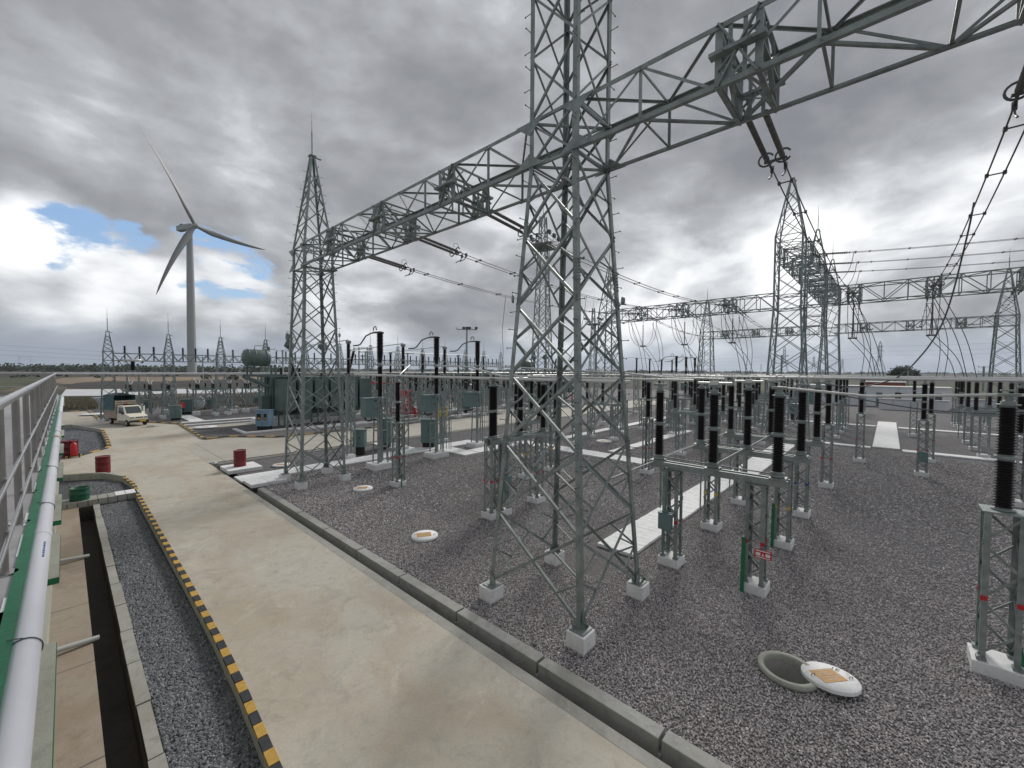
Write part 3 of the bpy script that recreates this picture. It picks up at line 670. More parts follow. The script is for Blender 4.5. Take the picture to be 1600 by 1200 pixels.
# second row, 29 m behind
BX = 37.2
tower('gantry_tower', 'tall far lattice tower without rod, its pointed peak behind the hanging twin conductor', BX, TY0, 2.7, 1.7, tall=True, peak=20.0, rod=0, det=0, panels=6, lw=.2)
tower('gantry_tower', 'tall far lattice tower with rod just right of the pointed peak', BX + 14.9, TY0, 2.7, 1.7, tall=True, peak=20.0, rod=22.5, det=0, panels=6, lw=.2)
tower('gantry_tower', 'farthest of the three tall towers in line, thin rod beside the level wires', BX + 29.8, TY0, 2.7, 1.7, tall=True, peak=20.0, rod=22.5, det=0, panels=6, lw=.2)
tower('gantry_tower', 'lattice tower seen through the right side of the huge near tower, at the beam end', BX - .6, TY1 - .3, 2.2, 1.4, det=0, lw=.18)
beam('gantry_beam', 'upper far box beam between the huge tower and the tall far tower', (BX - .6, TY0 + .8, 10.3), 'y', 13.4, panels=12, phases=PH, det=0, h=1.1)
beam('gantry_beam', 'upper far box beam going right from the tall far tower past the frame edge', (BX - .6, TY0 - .8 - 13.6, 10.3), 'y', 13.6, panels=12, phases=(13.6 - 3.0, 13.6 - 6.8, 13.6 - 10.6), det=0, h=1.1)
beam('gantry_beam', 'high end-on beam between the first two tall far towers', (BX + .85, TY0, 14.2), 'x', 13.2, w=2.0, h=1.5, panels=10, phases=(2.6, 6.6, 10.6), det=0)
beam('gantry_beam', 'high end-on beam between the last two tall far towers', (BX + 15.75, TY0, 14.2), 'x', 13.2, w=2.0, h=1.5, panels=10, phases=(2.6, 6.6, 10.6), det=0)
CX = 63.4
tower('gantry_tower', 'far lattice tower with rod at the left end of the lower far beam', CX, TY1 - 1.2, 2.2, 1.4, det=0, lw=.2)
tower('gantry_tower', 'far lattice tower with rod near the right edge of the picture', CX, TY0 - 14.2, 2.2, 1.4, det=0, lw=.2)
beam('gantry_beam', 'lower far box beam left of the tall towers', (CX, TY0 + .8, 10.26), 'y', 12.6, panels=12, phases=PH, det=0)
beam('gantry_beam', 'lower far box beam right of the tall towers', (CX, TY0 - 13.6, 10.26), 'y', 12.9, panels=12, phases=(2.5, 6.3, 10.2), det=0)

# ---------------------------------------------------------------- insulator strings, conductors
def shed_profile(L, r0_, r1_, pitch):
    pr = [(r0_, 0)]; n = int(L / pitch)
    for i in range(n):
        z = L * (i + .1) / n; q = L / n
        pr += [(r0_, z), (r1_ * (.97 if i % 2 else 1), z + q * .18), (r1_ * (.95 if i % 2 else .985), z + q * .34), (r0_, z + q * .62)]
    return pr + [(r0_, L)]
def cat(a, b, sag, n=24):
    a = Vector(a); b = Vector(b)
    return [a + (b - a) * t - Vector((0, 0, sag * 4 * t * (1 - t))) for t in [i / n for i in range(n + 1)]]
def span(a, b, sag, label1, label2, labelw, grp, near=True, sep=.15, ringy=True, r=.016, L=2.15):
    """twin conductor between two beams, with a double tension insulator string at each end"""
    a = Vector(a); b = Vector(b); path = cat(a, b, sag, 60)
    def along(s_):
        acc_ = 0
        for p, q in zip(path, path[1:]):
            l = (q - p).length
            if acc_ + l >= s_: return p + (q - p) * ((s_ - acc_) / l)
            acc_ += l
        return path[-1]
    tot = sum((q - p).length for p, q in zip(path, path[1:])); side = (b - a).cross(Vector((0, 0, 1))).normalized() * sep
    for e, lab in ((0, label1), (1, label2)):
        A = along(0 if not e else tot); B = along(L if not e else tot - L); C = along(L + .35 if not e else tot - L - .35); d = (B - A).normalized()
        t = thing('insulator_string', lab, 'insulator string', A, 0, grp); ll = (B - A).length
        for s_ in (-1, 1):
            mb = MB(); mb.cyl(side * s_, side * s_ + d * .28, .02, 6)
            mb.lathe(shed_profile(ll - .36, .028, .058, .055 if near else .12), 12 if near else 6, side * s_ + d * .28, d)
            ins = mk('insulator', mb, RUBBER, t)
            if near and ringy:
                rg = MB(); rg.torus(side * s_ * 1.1 + d * (ll - .12), d, .15, .022, 14, 6, .5, 2 * math.pi - .5); mk('corona_ring', rg, BOLT, ins)
        yk = MB(); yk.bar(side * 1.5 + d * ll, -side * 1.5 + d * ll, .09, .03); 
        for s_ in (-1, 1): yk.bar(side * s_ + d * ll, side * s_ * .9 + d * (ll + .35), .05, .02); yk.cbox(tuple(side * s_ * .9 + d * (ll + .38)), (.07, .07, .14))
        mk('yoke_plate', yk, BOLT, t)
        if near:
            hn = MB(); hn.torus(d * (ll - .1) + side * .4 + Vector((0, 0, .22)), side, .13, .010, 14, 5, -.5, math.pi + .5); mk('arcing_horn', hn, BOLT, t)
            tl = MB()
            for s_ in (-1, 1): tl.tube([side * s_ * .9 + d * (ll + .4), side * s_ * .9 + d * (ll + .3) - Vector((0, 0, .2)), side * s_ * .9 + d * (ll + .05) - Vector((0, 0, .36))], .02, 6)
            mk('clamp_tail', tl, BOLT, t)
    t = thing('overhead_conductor', labelw, 'power line', a, 0, grp.replace('strings', 'conductors'))
    n = 40
    for s_ in (-.9, .9):
        mb = MB(); mb.tube([along(L + .4 + (tot - 2 * L - .8) * i / n) + side * s_ - a for i in range(n + 1)], r, 6); mk('wire', mb, WIRE, t)
    k = 0; s_ = L + 1.2
    while s_ < tot - L - 1:
        c = along(s_) - a; mb = MB(); mb.bar(c - side * .9, c + side * .9, .025, .025); 
        for e in (-.9, .9): mb.cbox(tuple(c + side * e), (.10, .06, .07))
        mk('spacer', mb, BOLT, t); s_ += 2.9 if k % 2 else 2.2; k += 1
    return along
gA = 'tension insulator strings on the near beams'
xs0, xs1 = TX + .75, BX - .6 - .75
W1 = span((xs0, 2.05, 10.55), (xs1, 1.9, 10.8), .75, 'pair of ribbed insulators hanging from the overhead beam at the box frame', 'far end string of the twin wire right of the huge tower', 'twin wire falling from the overhead beam past the pointed peak', gA)
W2 = span((xs0, -1.62, 10.45), (xs1, -1.9, 10.8), .7, 'ribbed insulator pair cut off by the right picture edge', 'far end string of the rightmost twin wire', 'rightmost twin wire with ladder like spacers', gA)
W3 = span((xs0, 9.5, 10.55), (xs1, 9.4, 10.8), .75, 'insulator pair left of the huge tower, nearest on the left beam', 'far end string of the upper left twin wire', 'upper twin wire passing behind the huge tower', gA)
W4 = span((xs0, 13.3, 10.55), (xs1, 13.2, 10.8), .75, 'insulator pair in the middle of the left beam', 'far end string of the middle left twin wire', 'middle twin wire passing behind the huge tower', gA)
W5 = span((xs0, 17.1, 10.55), (xs1, 17.0, 10.8), .75, 'insulator pair nearest the tower with the long rod', 'far end string of the lowest left twin wire', 'lowest twin wire passing behind the huge tower', gA)
gB = 'tension insulator strings between the far beams'
for i, y in enumerate((-5.6, -1.9, 1.9, 9.4, 13.2, 17.0)):
    span((BX + .2, y, 10.8), (CX - .8, y - .3, 10.6), .9, ORD[i] + ' from the right of the strings leaving the back of the upper far beam', ORD[i] + ' from the right of the strings meeting the lower far beam', ORD[i] + ' from the right of the twin wires between upper and lower far beams', gB, near=False)
# jumper loops and suspension insulators under the upper far beam
for i, y in enumerate((-1.9, 1.9, 9.4, 13.2, 17.0)):
    t = thing('jumper_loop', ORD[i] + ' from the right of the hanging wire loops under the upper far beam', 'jumper wire', (BX - .6, y, 0), 0, 'jumper loops under the upper far beam')
    for s_ in (-.15, .15):
        mb = MB(); mb.tube([(-2.6 * math.cos(math.pi * k / 20), s_ + .0, 10.4 - 2.6 * math.sin(math.pi * k / 20) ** .7) for k in range(21)], .018, 5); mk('wire', mb, WIRE, t)
    mb = MB(); mb.cyl((0, 0, 10.3), (0, 0, 9.9), .015, 5); mb.lathe(shed_profile(1.9, .03, .06, .12), 6, (0, 0, 7.95)); mk('suspension_insulator', mb, RUBBER, t)
    mb = MB(); mb.cbox((0, 0, 7.88), (.1, .5, .1)); mk('clamp', mb, BOLT, t)
    for q, (x0, x1, sw) in enumerate(((-2.4, -2.6, -1.5), (.2, .4, -1.3), (2.4, 2.5, -.6))):
        for s_ in (-.18, .18):
            t2 = MB(); t2.tube([(x0 + (x1 - x0) * k / 14, s_ + sw * (k / 14) ** 1.7 - .5 * math.sin(math.pi * k / 14), (10.2 if q != 1 else 7.85) + (5.3 - (10.2 if q != 1 else 7.85)) * (k / 14)) for k in range(15)], .02, 5); mk('dropper_wire', t2, WIRE, t)
# droppers of the near conductors
def dropper(label, pts, r=.018):
    mb = MB(); P4 = [Vector(p) for p in pts]; o0 = P4[0].copy(); out_ = []
    for i in range(len(P4) - 1):
        p0 = P4[max(i - 1, 0)]; p1 = P4[i]; p2 = P4[i + 1]; p3 = P4[min(i + 2, len(P4) - 1)]
        for k in range(8):
            t = k / 8; out_.append(.5 * ((2 * p1) + (-p0 + p2) * t + (2 * p0 - 5 * p1 + 4 * p2 - p3) * t * t + (-p0 + 3 * p1 - 3 * p2 + p3) * t ** 3) - o0)
    out_.append(P4[-1] - o0); mb.tube(out_, r, 6); o = mk('dropper_cable', mb, WIRE, loc=o0); tag(o, label, 'cable', 'cables dropping from the overhead wires'); return o
def rp(px, py, X0):
    d = ray(px, py); t = X0 / d.x; return Vector((X0, d.y * t, H + d.z * t))
dropper('thick black cable sweeping down in front of the right beams to the tube bus', [(17.0, -1.6, 10.2), (18.1, -1.6, 9.6), (18.7, -1.38, 7.9), (18.95, -1.15, 6.9), (19.1, -.75, 6.05), (19.2, -.2, 5.35), (19.2, .7, 5.02), (19.15, 1.5, 5.05), (19.1, 1.95, 5.15)], .022)
dropper('long thin cable crossing low behind the nearest insulators on the right', [(15.4, 1.9, 5.1), (15.4, .8, 4.8), (15.2, -.8, 4.55), (14.8, -2.4, 4.6), (14.5, -4.5, 4.9)], .018)
dropper('cable hanging from the lowest left twin wire toward the breakers', [(18.0, 17.05, 9.95), (18.2, 17.5, 8.0), (18.8, 18.0, 6.6), (19.3, 18.6, 5.6)], .014)
dropper('cable hanging from the middle twin wire behind the huge tower', [(21.0, 13.3, 9.95), (20.9, 13.6, 8), (20.0, 13.8, 6.2), (19.1, 13.7, 5.25)], .014)
for i, (x, z) in enumerate(((BX + 3.4, 14.9), (BX + 7.4, 14.9), (BX + 11.4, 14.9))):
    span((x, TY0 - 1.1, z), (x + 6, TY0 - 38, z + .6), .9, ('nearest', 'middle', 'farthest')[i] + ' string leaving the high beam to the right', 'outer end string of the ' + ('nearest', 'middle', 'farthest')[i] + ' level wire beyond the frame', ('uppermost', 'middle', 'lowest')[i] + ' of the three level twin wires running out to the right', 'tension insulator strings on the high beam', near=False)
    t = dropper(('uppermost', 'middle', 'lowest')[i] + ' slack cable falling from the level wires to the upper far beam', [(x + .5, TY0 - 3.5, z - .05), (x + .2, TY0 - 3.2, z - 1.6), (x - 1.0, TY0 - 2.2, z - 3.6), (x - 1.2, TY0 - 1.6, z - 6)], .02)
# ---------------------------------------------------------------- switchyard apparatus
def column(parent, x, y, z0, z1, w=.42, det=1, name='lattice_column', foot=.57, panels=None, bands=None, leg=.085):
    m = STEEL if det else STEELF
    f = MB(); f.box(x - foot / 2, x + foot / 2, y - foot / 2, y + foot / 2, -.12, z0); mk('footing', f, WHITE, parent, bevel=.02 if det else 0)
    mb = MB(); cs = [(-1, -1), (1, -1), (1, 1), (-1, 1)]; h = w / 2
    P_ = lambda i, z: Vector((x + cs[i][0] * h, y + cs[i][1] * h, z))
    for i in range(4):
        if det:
            mb.ang(P_(i, z0), P_(i, z1), leg, .009, (-cs[i][0], 0, 0), (0, -cs[i][1], 0))
            mb.cbox((P_(i, 0).x - cs[i][0] * .03, P_(i, 0).y - cs[i][1] * .03, z0 + .03), (.13, .13, .06))
            mb.cyl(P_(i, z0) + Vector((cs[i][0] * .055, 0, 0)), P_(i, z0 + .1) + Vector((cs[i][0] * .055, 0, 0)), .012, 6)
        else: mb.bar(P_(i, z0), P_(i, z1), leg * .8)
    n = panels or max(3, round((z1 - z0) / (w * 1.05)))
    for i in range(4):
        j = (i + 1) % 4; nrm = (P_(i, 0) + P_(j, 0)) / 2 - Vector((x, y, 0)); nrm.normalize()
        for k in range(n):
            a, b = z0 + .08 + (z1 - z0 - .12) * k / n, z0 + .08 + (z1 - z0 - .12) * (k + 1) / n
            p, q = (P_(i, a), P_(j, b)) if (k + i) % 2 else (P_(j, a), P_(i, b))
            if det: mb.ang(p - nrm * .012, q - nrm * .012, .042, .006, nrm.cross(q - p), -nrm)
            else: mb.bar(p, q, .035)
    mb.box(x - h - .03, x + h + .03, y - h - .03, y + h + .03, z1 - .012, z1 + .014)
    o = mk(name, mb, m, parent)
    if bands:
        for i in range(4):
            bb = MB(); c = P_(i, z0 + (z1 - z0) * .42); bb.cbox((c.x - cs[i][0] * .035, c.y + cs[i][1] * .004, c.z), (.085, .007, .09)); bb.cbox((c.x + cs[i][0] * .004, c.y - cs[i][1] * .035, c.z), (.007, .085, .09))
            mk('phase_band', bb, bands, parent)
    return o
def stack(parent, x, y, z0, z1, sections=2, r0_=.098, r1_=.138, det=1, m=None, pitch=.05):
    m = m or PORC; L = (z1 - z0) / sections
    for k in range(sections):
        a = z0 + k * L; mb = MB(); fl = .055
        mb.lathe([(rr, a + fl + zz) for rr, zz in shed_profile(L - 2 * fl, r0_, r1_, pitch if det else .12)], 20 if det > 1 else (12 if det else 7), (x, y, 0))
        ins = mk('insulator', mb, m, parent); fb = MB(); n = 14 if det else 8
        for c in (a, a + L - fl): fb.lathe([(r0_ * 1.05, c), (r0_ * 1.6, c), (r0_ * 1.6, c + .022), (r0_ * 1.1, c + .03), (r0_ * 1.1, c + fl)] if c == a else [(r0_ * 1.1, c), (r0_ * 1.1, c + .025), (r0_ * 1.6, c + .032), (r0_ * 1.6, c + fl), (r0_, c + fl)], n, (x, y, 0))
        mk('flange', fb, STEEL if det else STEELF, ins)
def post(label, loc, det=1, group='single post insulators', z1=2.98, zi=4.95, grn=False, bands=None, sign=False, rz=0, sec=2):
    t = thing('post_insulator', label, 'post insulator', loc, rz, group)
    column(t, 0, 0, .21, z1, .50 if det > 1 else .42, det, bands=bands, foot=.68 if det > 1 else .57)
    stack(t, 0, 0, z1 + .02, zi, sec, det=det)
    c = MB(); c.lathe([(.10, 0), (.10, .05), (.05, .06), (.05, .14)], 10, (0, 0, zi)); c.bar((0, -.14, zi + .17), (0, .14, zi + .17), .13, .05); c.bar((0, -.1, zi + .25), (0, .1, zi + .25), .11, .03)
    mk('clamp', c, STEEL, t)
    if det:
        e = MB(); e.mi = 0; e.bar((.25, -.18, .2), (.25, -.18, z1), .05, .008); mk('earthing_strip', e, STEEL, t)
        if grn: e = MB(); e.bar((-.02, -.345, -.03), (-.0, -.26, .55), .075, .012); mk('earthing_cover', e, GREENP, t)
    return t
def disconnector(label, loc, det=1, rz=0, bands=REDB, group='three column disconnectors', motor=False, sign=False, grn=False, arms=True):
    t = thing('disconnector', label, 'disconnector', loc, rz, group)
    for s_ in (-1, 1): column(t, 0, s_ * 1.06, .21, 2.70, .42, det, bands=bands if det else None)
    b = MB()
    for dx in (-.13, .13): b.box(dx - .035, dx + .035, -1.72, 1.72, 2.73, 2.90)
    for yy in (-1.5, 0, 1.5): b.box(-.2, .2, yy - .17, yy + .17, 2.902, 2.935)
    mk('base_beam', b, STEEL if det else STEELF, t)
    for yy in (-1.48, 0, 1.48):
        b = MB(); b.lathe([(.13, 2.935), (.15, 2.95), (.15, 3.0), (.11, 3.03)], 12, (0, yy, 0)); mk('bearing', b, STEEL if det else STEELF, t)
        stack(t, 0, yy, 3.03, 4.95, 2, det=det)
        c = MB(); c.lathe([(.10, 0), (.11, .05), (.06, .08), (.06, .15)], 10, (0, yy, 4.95)); c.bar((0, yy - .17, 5.12), (0, yy + .17, 5.12), .12, .06); mk('contact_head', c, STEEL, t)
    if arms:
        a = MB(); a.cyl((0, -.42, 5.2), (0, .42, 5.2), .035, 8); a.cbox((0, 0, 5.2), (.12, .2, .12)); [a.torus((0, e, 5.3), (1, 0, 0), .13, .012, 12, 5, -.3, 3.4) for e in (-1.48, 1.48)]; mk('blade', a, ALU, t)
    r = MB(); r.cyl((.14, -1.45, 2.97), (.14, 1.45, 2.99), .018, 6); r.cyl((.32, 1.55, 1.4 if motor else .3), (.32, 1.55, 2.8), .028, 8); r.bar((.32, 1.55, 2.8), (0, 1.3, 2.8), .05); mk('operating_rod', r, STEEL if det else STEELF, t)
    if motor and det:
        q = MB(); q.box(-.42, -.24, .95, 1.3, 1.05, 1.5); q.box(-.43, -.23, .93, 1.32, 1.5, 1.52); q.cyl((-.33, 1.05, 1.05), (-.33, 1.05, .35), .012, 6); q.cyl((-.33, 1.2, 1.05), (-.33, 1.2, .35), .03, 8); q.cyl((-.33, 1.12, 1.5), (-.33, 1.12, 2.8), .025, 8); q.box(-.36, -.3, 1.06, 1.16, 1.52, 1.62)
        mk('drive_box', q, CABG, t)
    if grn and det: e = MB(); e.bar((-.34, -.84, -.03), (-.25, -.84, 1.35), .09, .012); mk('earthing_cover', e, GREENP, t)
    if sign and det:
        q = MB(); q.mi = 0; q.box(-.246, -.238, -1.45, -1.08, .92, 1.14); q.mi = 1
        for y0_, y1_, a_, b_ in ((-1.42, -1.11, 1.095, 1.118), (-1.42, -1.32, .985, 1.06), (-1.21, -1.11, .985, 1.06), (-1.42, -1.11, .94, .958)): q.box(-.252, -.247, y0_, y1_, a_, b_)
        q.add([(-.253, -1.295, .985), (-.253, -1.235, .985), (-.253, -1.265, 1.06)], [(0, 1, 2)]); mk('danger_plate', q, [REDB, WSIGN], t)
    return t
def rodx(mb, a, b, r=.02): mb.cyl(a, b, r, 8)
DG = 'three column disconnectors beside the white path'
disconnector('front row disconnector nearest the huge tower, red bands, yellow-free, with drive box and red danger plate', (11.75, 3.42, 0), 2, 0, REDB, DG, motor=True, sign=True, grn=True)['label'] = 'disconnector nearest the camera with red bands, small drive box and a red danger plate'
disconnector('disconnector with yellow bands between the nearest one and the blue banded one', (15.38, 3.42, 0), 2, 0, YELP, DG, grn=True)
disconnector('disconnector with blue bands, third from the trench along the white path', (19.15, 3.42, 0), 1, 0, BLUEP, DG)
lk = MB(); rodx(lk, (11.9, 3.42, 2.98), (15.3, 3.42, 3.0), .022); rodx(lk, (15.5, 3.42, 2.98), (19.1, 3.42, 3.0), .022); rodx(lk, (11.75, 4.95, 2.9), (19.1, 4.95, 2.95), .016); rodx(lk, (11.75, 5.1, 2.86), (19.1, 5.1, 2.9), .016); rodx(lk, (8.9, 4.9, 2.9), (11.6, 4.9, 2.93), .02)
tag(mk('gang_rod', lk, STEEL), 'slim galvanized linkage rods joining the three disconnectors beside the white path', 'linkage rod')
# disconnectors turned the other way, seen through the huge tower
DG2 = 'disconnectors seen through the huge tower'
disconnector('turned disconnector seen through the left half of the huge tower, red bands', (12.35, 10.85, 0), 1, math.pi / 2, REDB, DG2, motor=True)
disconnector('turned disconnector with yellow bands just behind the red banded one', (17.1, 13.7, 0), 1, math.pi / 2, YELP, DG2)
disconnector('turned disconnector farthest of those seen through the huge tower', (20.3, 16.9, 0), 1, math.pi / 2, BLUEP, DG2)
PG = 'single post insulators in the gravel yard'
post('nearest post insulator, standing big at the right edge on its own lattice', (11.62, -1.62, 0), 2, PG, grn=True, bands=REDB)
post('post insulator between the tower with the long rod and the open manhole side, green earth strip', (10.7, 17.15, 0), 1, PG, grn=True, bands=REDB)['label'] = 'lone post insulator with green earth strip in front of the left breaker'
PP = {}
def far_post(label, x, y, group=PG):
    if 'p' not in PP: PP['p'] = post(label, (x, y, 0), 0, group); return PP['p']
    return dup(PP['p'], (x, y, 0), 0, label, group)
def far_disc(label, x, y, rz=0, group='far three column disconnectors'):
    if 'd' not in PP: PP['d'] = disconnector(label, (x, y, 0), 0, rz, None, group); return PP['d']
    return dup(PP['d'], (x, y, 0), rz, label, group)
t = post('post insulator right of the blue banded disconnector, short of the right hand path', (24.9, 2.1, 0), 1, PG, bands=REDB)
m2 = dup(t, (31.2, -1.45, 0), 0, 'post insulator paired with a green box, right of the end of the white path', PG); q = MB(); q.box(-.6, -.25, -.2, .2, .8, 1.35); mk('junction_box', q, CABG, m2)
dup(t, (33.4, 1.2, 0), 0, 'post insulator just left of the broad white path, in front of its end', PG)
dup(t, (36.4, -2.0, 0), 0, 'post insulator close behind the one with the green box', PG)
dup(t, (10.8, 10.9, 0), 0, 'post insulator seen against the left leg of the huge tower', PG)
dup(t, (26.9, -4.1, 0), 0, 'post insulator at the right edge behind the nearest one', PG)
dup(t, (21.35, 9.55, 0), 0, 'post insulator right of the huge tower, just behind the white path crossing', PG)
for lab, x, y in (('post insulator with white footing beyond the right legs of the huge tower', 36, 13.9), ('thin post insulator in front of the white building', 50.2, -1.7), ('far post insulator right of the white building, leftmost of the close trio', 64.9, -5.4),
        ('far post insulator right of the white building, middle of the close trio', 62.4, -5.4), ('far post insulator right of the white building, rightmost of the close trio', 60.3, -5.5)): far_post(lab, x, y)
for i, (x, y) in enumerate(((27.6, 9.0), (31.4, 9.0), (35.2, 9.0))): far_disc(ORD[i] + ' from the left of the three disconnectors behind the white path crossing', x, y, 0, 'disconnectors behind the white path crossing')
for i, (x, y) in enumerate(((40.8, -5.8), (44.5, -5.8), (48.2, -5.8))): far_disc(ORD[2 - i] + ' nearest of the disconnectors left of the nearest post insulator at the right edge', x, y, 0, 'disconnectors at the right edge')
for i, (x, y) in enumerate(((27.0, -8.5), (30.8, -8.5))): far_disc(('nearer', 'farther')[i] + ' disconnector cut by the right picture edge', x, y, 0, 'disconnectors at the right edge')
k = 0
for r_, (x0, y0, rz) in enumerate(((41, 14.0, 0), (41, 8.5, 0), (52, 10.5, 0))):
    for i in range(3): far_disc('%s disconnector of the %s group in the middle distance right of the huge tower' % (('left', 'middle', 'right')[i], ('front', 'central', 'rear')[r_]), x0 + 3.7 * i, y0, rz, 'disconnectors in the middle distance')
rw = 0
for (x0, y0, n, dx, dy, nm) in ((26, 17.2, 5, 3.75, 0, 'row before the cross road'), (24, 21.0, 3, 3.75, 0, 'short row beside the breakers'), (44, 17.0, 5, 3.75, 0, 'row beneath the far trio of breakers'),
        (30, 38.5, 8, 3.75, 0, 'first row beyond the cross road'), (30, 43, 8, 3.75, 0, 'second row beyond the cross road'), (34, 49.5, 8, 3.75, 0, 'third row beyond the cross road'), (24, 40.6, 9, 3.75, 0, 'extra front row beyond the road'), (26, 46.3, 9, 3.75, 0, 'middle row beyond the road'), (30, 55.2, 9, 3.75, 0, 'rearmost row beyond the road'), (44, 3.2, 4, 3.9, 0, 'row left of the broad path'), (66, 10, 3, 3.7, 0, 'row behind the lower far beam'), (68, 2.5, 3, 3.7, 0, 'row left of the white building')):
    for i in range(n):
        if (i % 3 == 1 and n > 4) or (n == 9 and i % 2): far_disc('%s place from the left in %s, disconnector' % (ORD[i], nm), x0 + dx * i, y0 + dy * i, 0, 'apparatus ' + nm)
        else: far_post('%s place from the left in %s, post insulator' % (ORD[i], nm), x0 + dx * i, y0 + dy * i, 'apparatus ' + nm)

# bus tubes
def bus(label, pts, r=.05, group='aluminium bus tubes'):
    mb = MB(); o0 = Vector(pts[0]); mb.tube([Vector(p) - o0 for p in pts], r, 10)
    return tag(mk('bus_tube', mb, PVC if r > .08 else ALU, loc=o0), label, 'bus tube', group)
Z = 5.2
bus('nearest aluminium tube, from the lone post to just short of the first disconnector', [(11.0, 22.0, 5.23), (10.8, 17.15, 5.21), (10.85, 10.9, 5.2), (11.15, 5.55, 5.19)], .055)
bus('second aluminium tube with a bend, ending above the yellow banded disconnector', [(15.7, 20.7, 5.77), (15.75, 17.8, 5.7), (15.7, 15.2, 5.22), (15.4, 11.0, 5.2), (15.38, 5.2, 5.19)], .05)
bus('third aluminium tube with a bend, ending above the blue banded disconnector', [(20.0, 21.5, 5.8), (20.0, 17.6, 5.7), (19.4, 9.8, 5.4), (19.15, 7.6, 5.22), (19.15, 5.2, 5.2)], .045)
bus('tube from the left breaker terminal sloping down to the nearest tube', [(11.73, 20.4, 5.77), (11.8, 17.8, 5.75), (10.9, 17.3, 5.26)], .035)
bus('long level tube nearest of those crossing the right half', [(19.15, 3.9, 5.30), (19.2, 0, 5.30), (19.3, -11, 5.30)], .05)
bus('short tube end over the front disconnector of the right hand set', [(11.75, 2.0, 5.14), (11.72, .3, 5.0), (11.65, -1.6, 5.12), (11.6, -6, 5.1)], .028)
bus('far level tube above the white building', [(33.2, 6, 5.25), (33.4, -14, 5.25)], .06)
bus('farther level tube running right from the tall far tower', [(41, 9, 5.25), (41, -18, 5.25)], .06)
bus('long thin level tube across the left yard behind the transformer', [(-30, 52.5, 4.95), (6, 50.5, 5.0), (29, 49, 5.05)], .09)
bus('long level tube behind the breakers beyond the cross road', [(14, 38.3, 5.2), (60, 38.3, 5.2)], .05)
bus('long level tube through the second row beyond the cross road', [(22, 43, 5.2), (62, 43, 5.2)], .05)
bus('level tube along the row before the cross road', [(20.5, 17.2, 5.2), (60, 17.2, 5.2)], .045)
bus('level tube over the disconnectors behind the white path crossing', [(27.6, 10.5, 5.2), (60, 10.5, 5.2)], .04)
for i, x in enumerate((27.6, 35.2)): bus(ORD[i] + ' of the two tubes running across behind the white path crossing', [(x, 18, 5.22), (x, 3.5, 5.22)], .04)

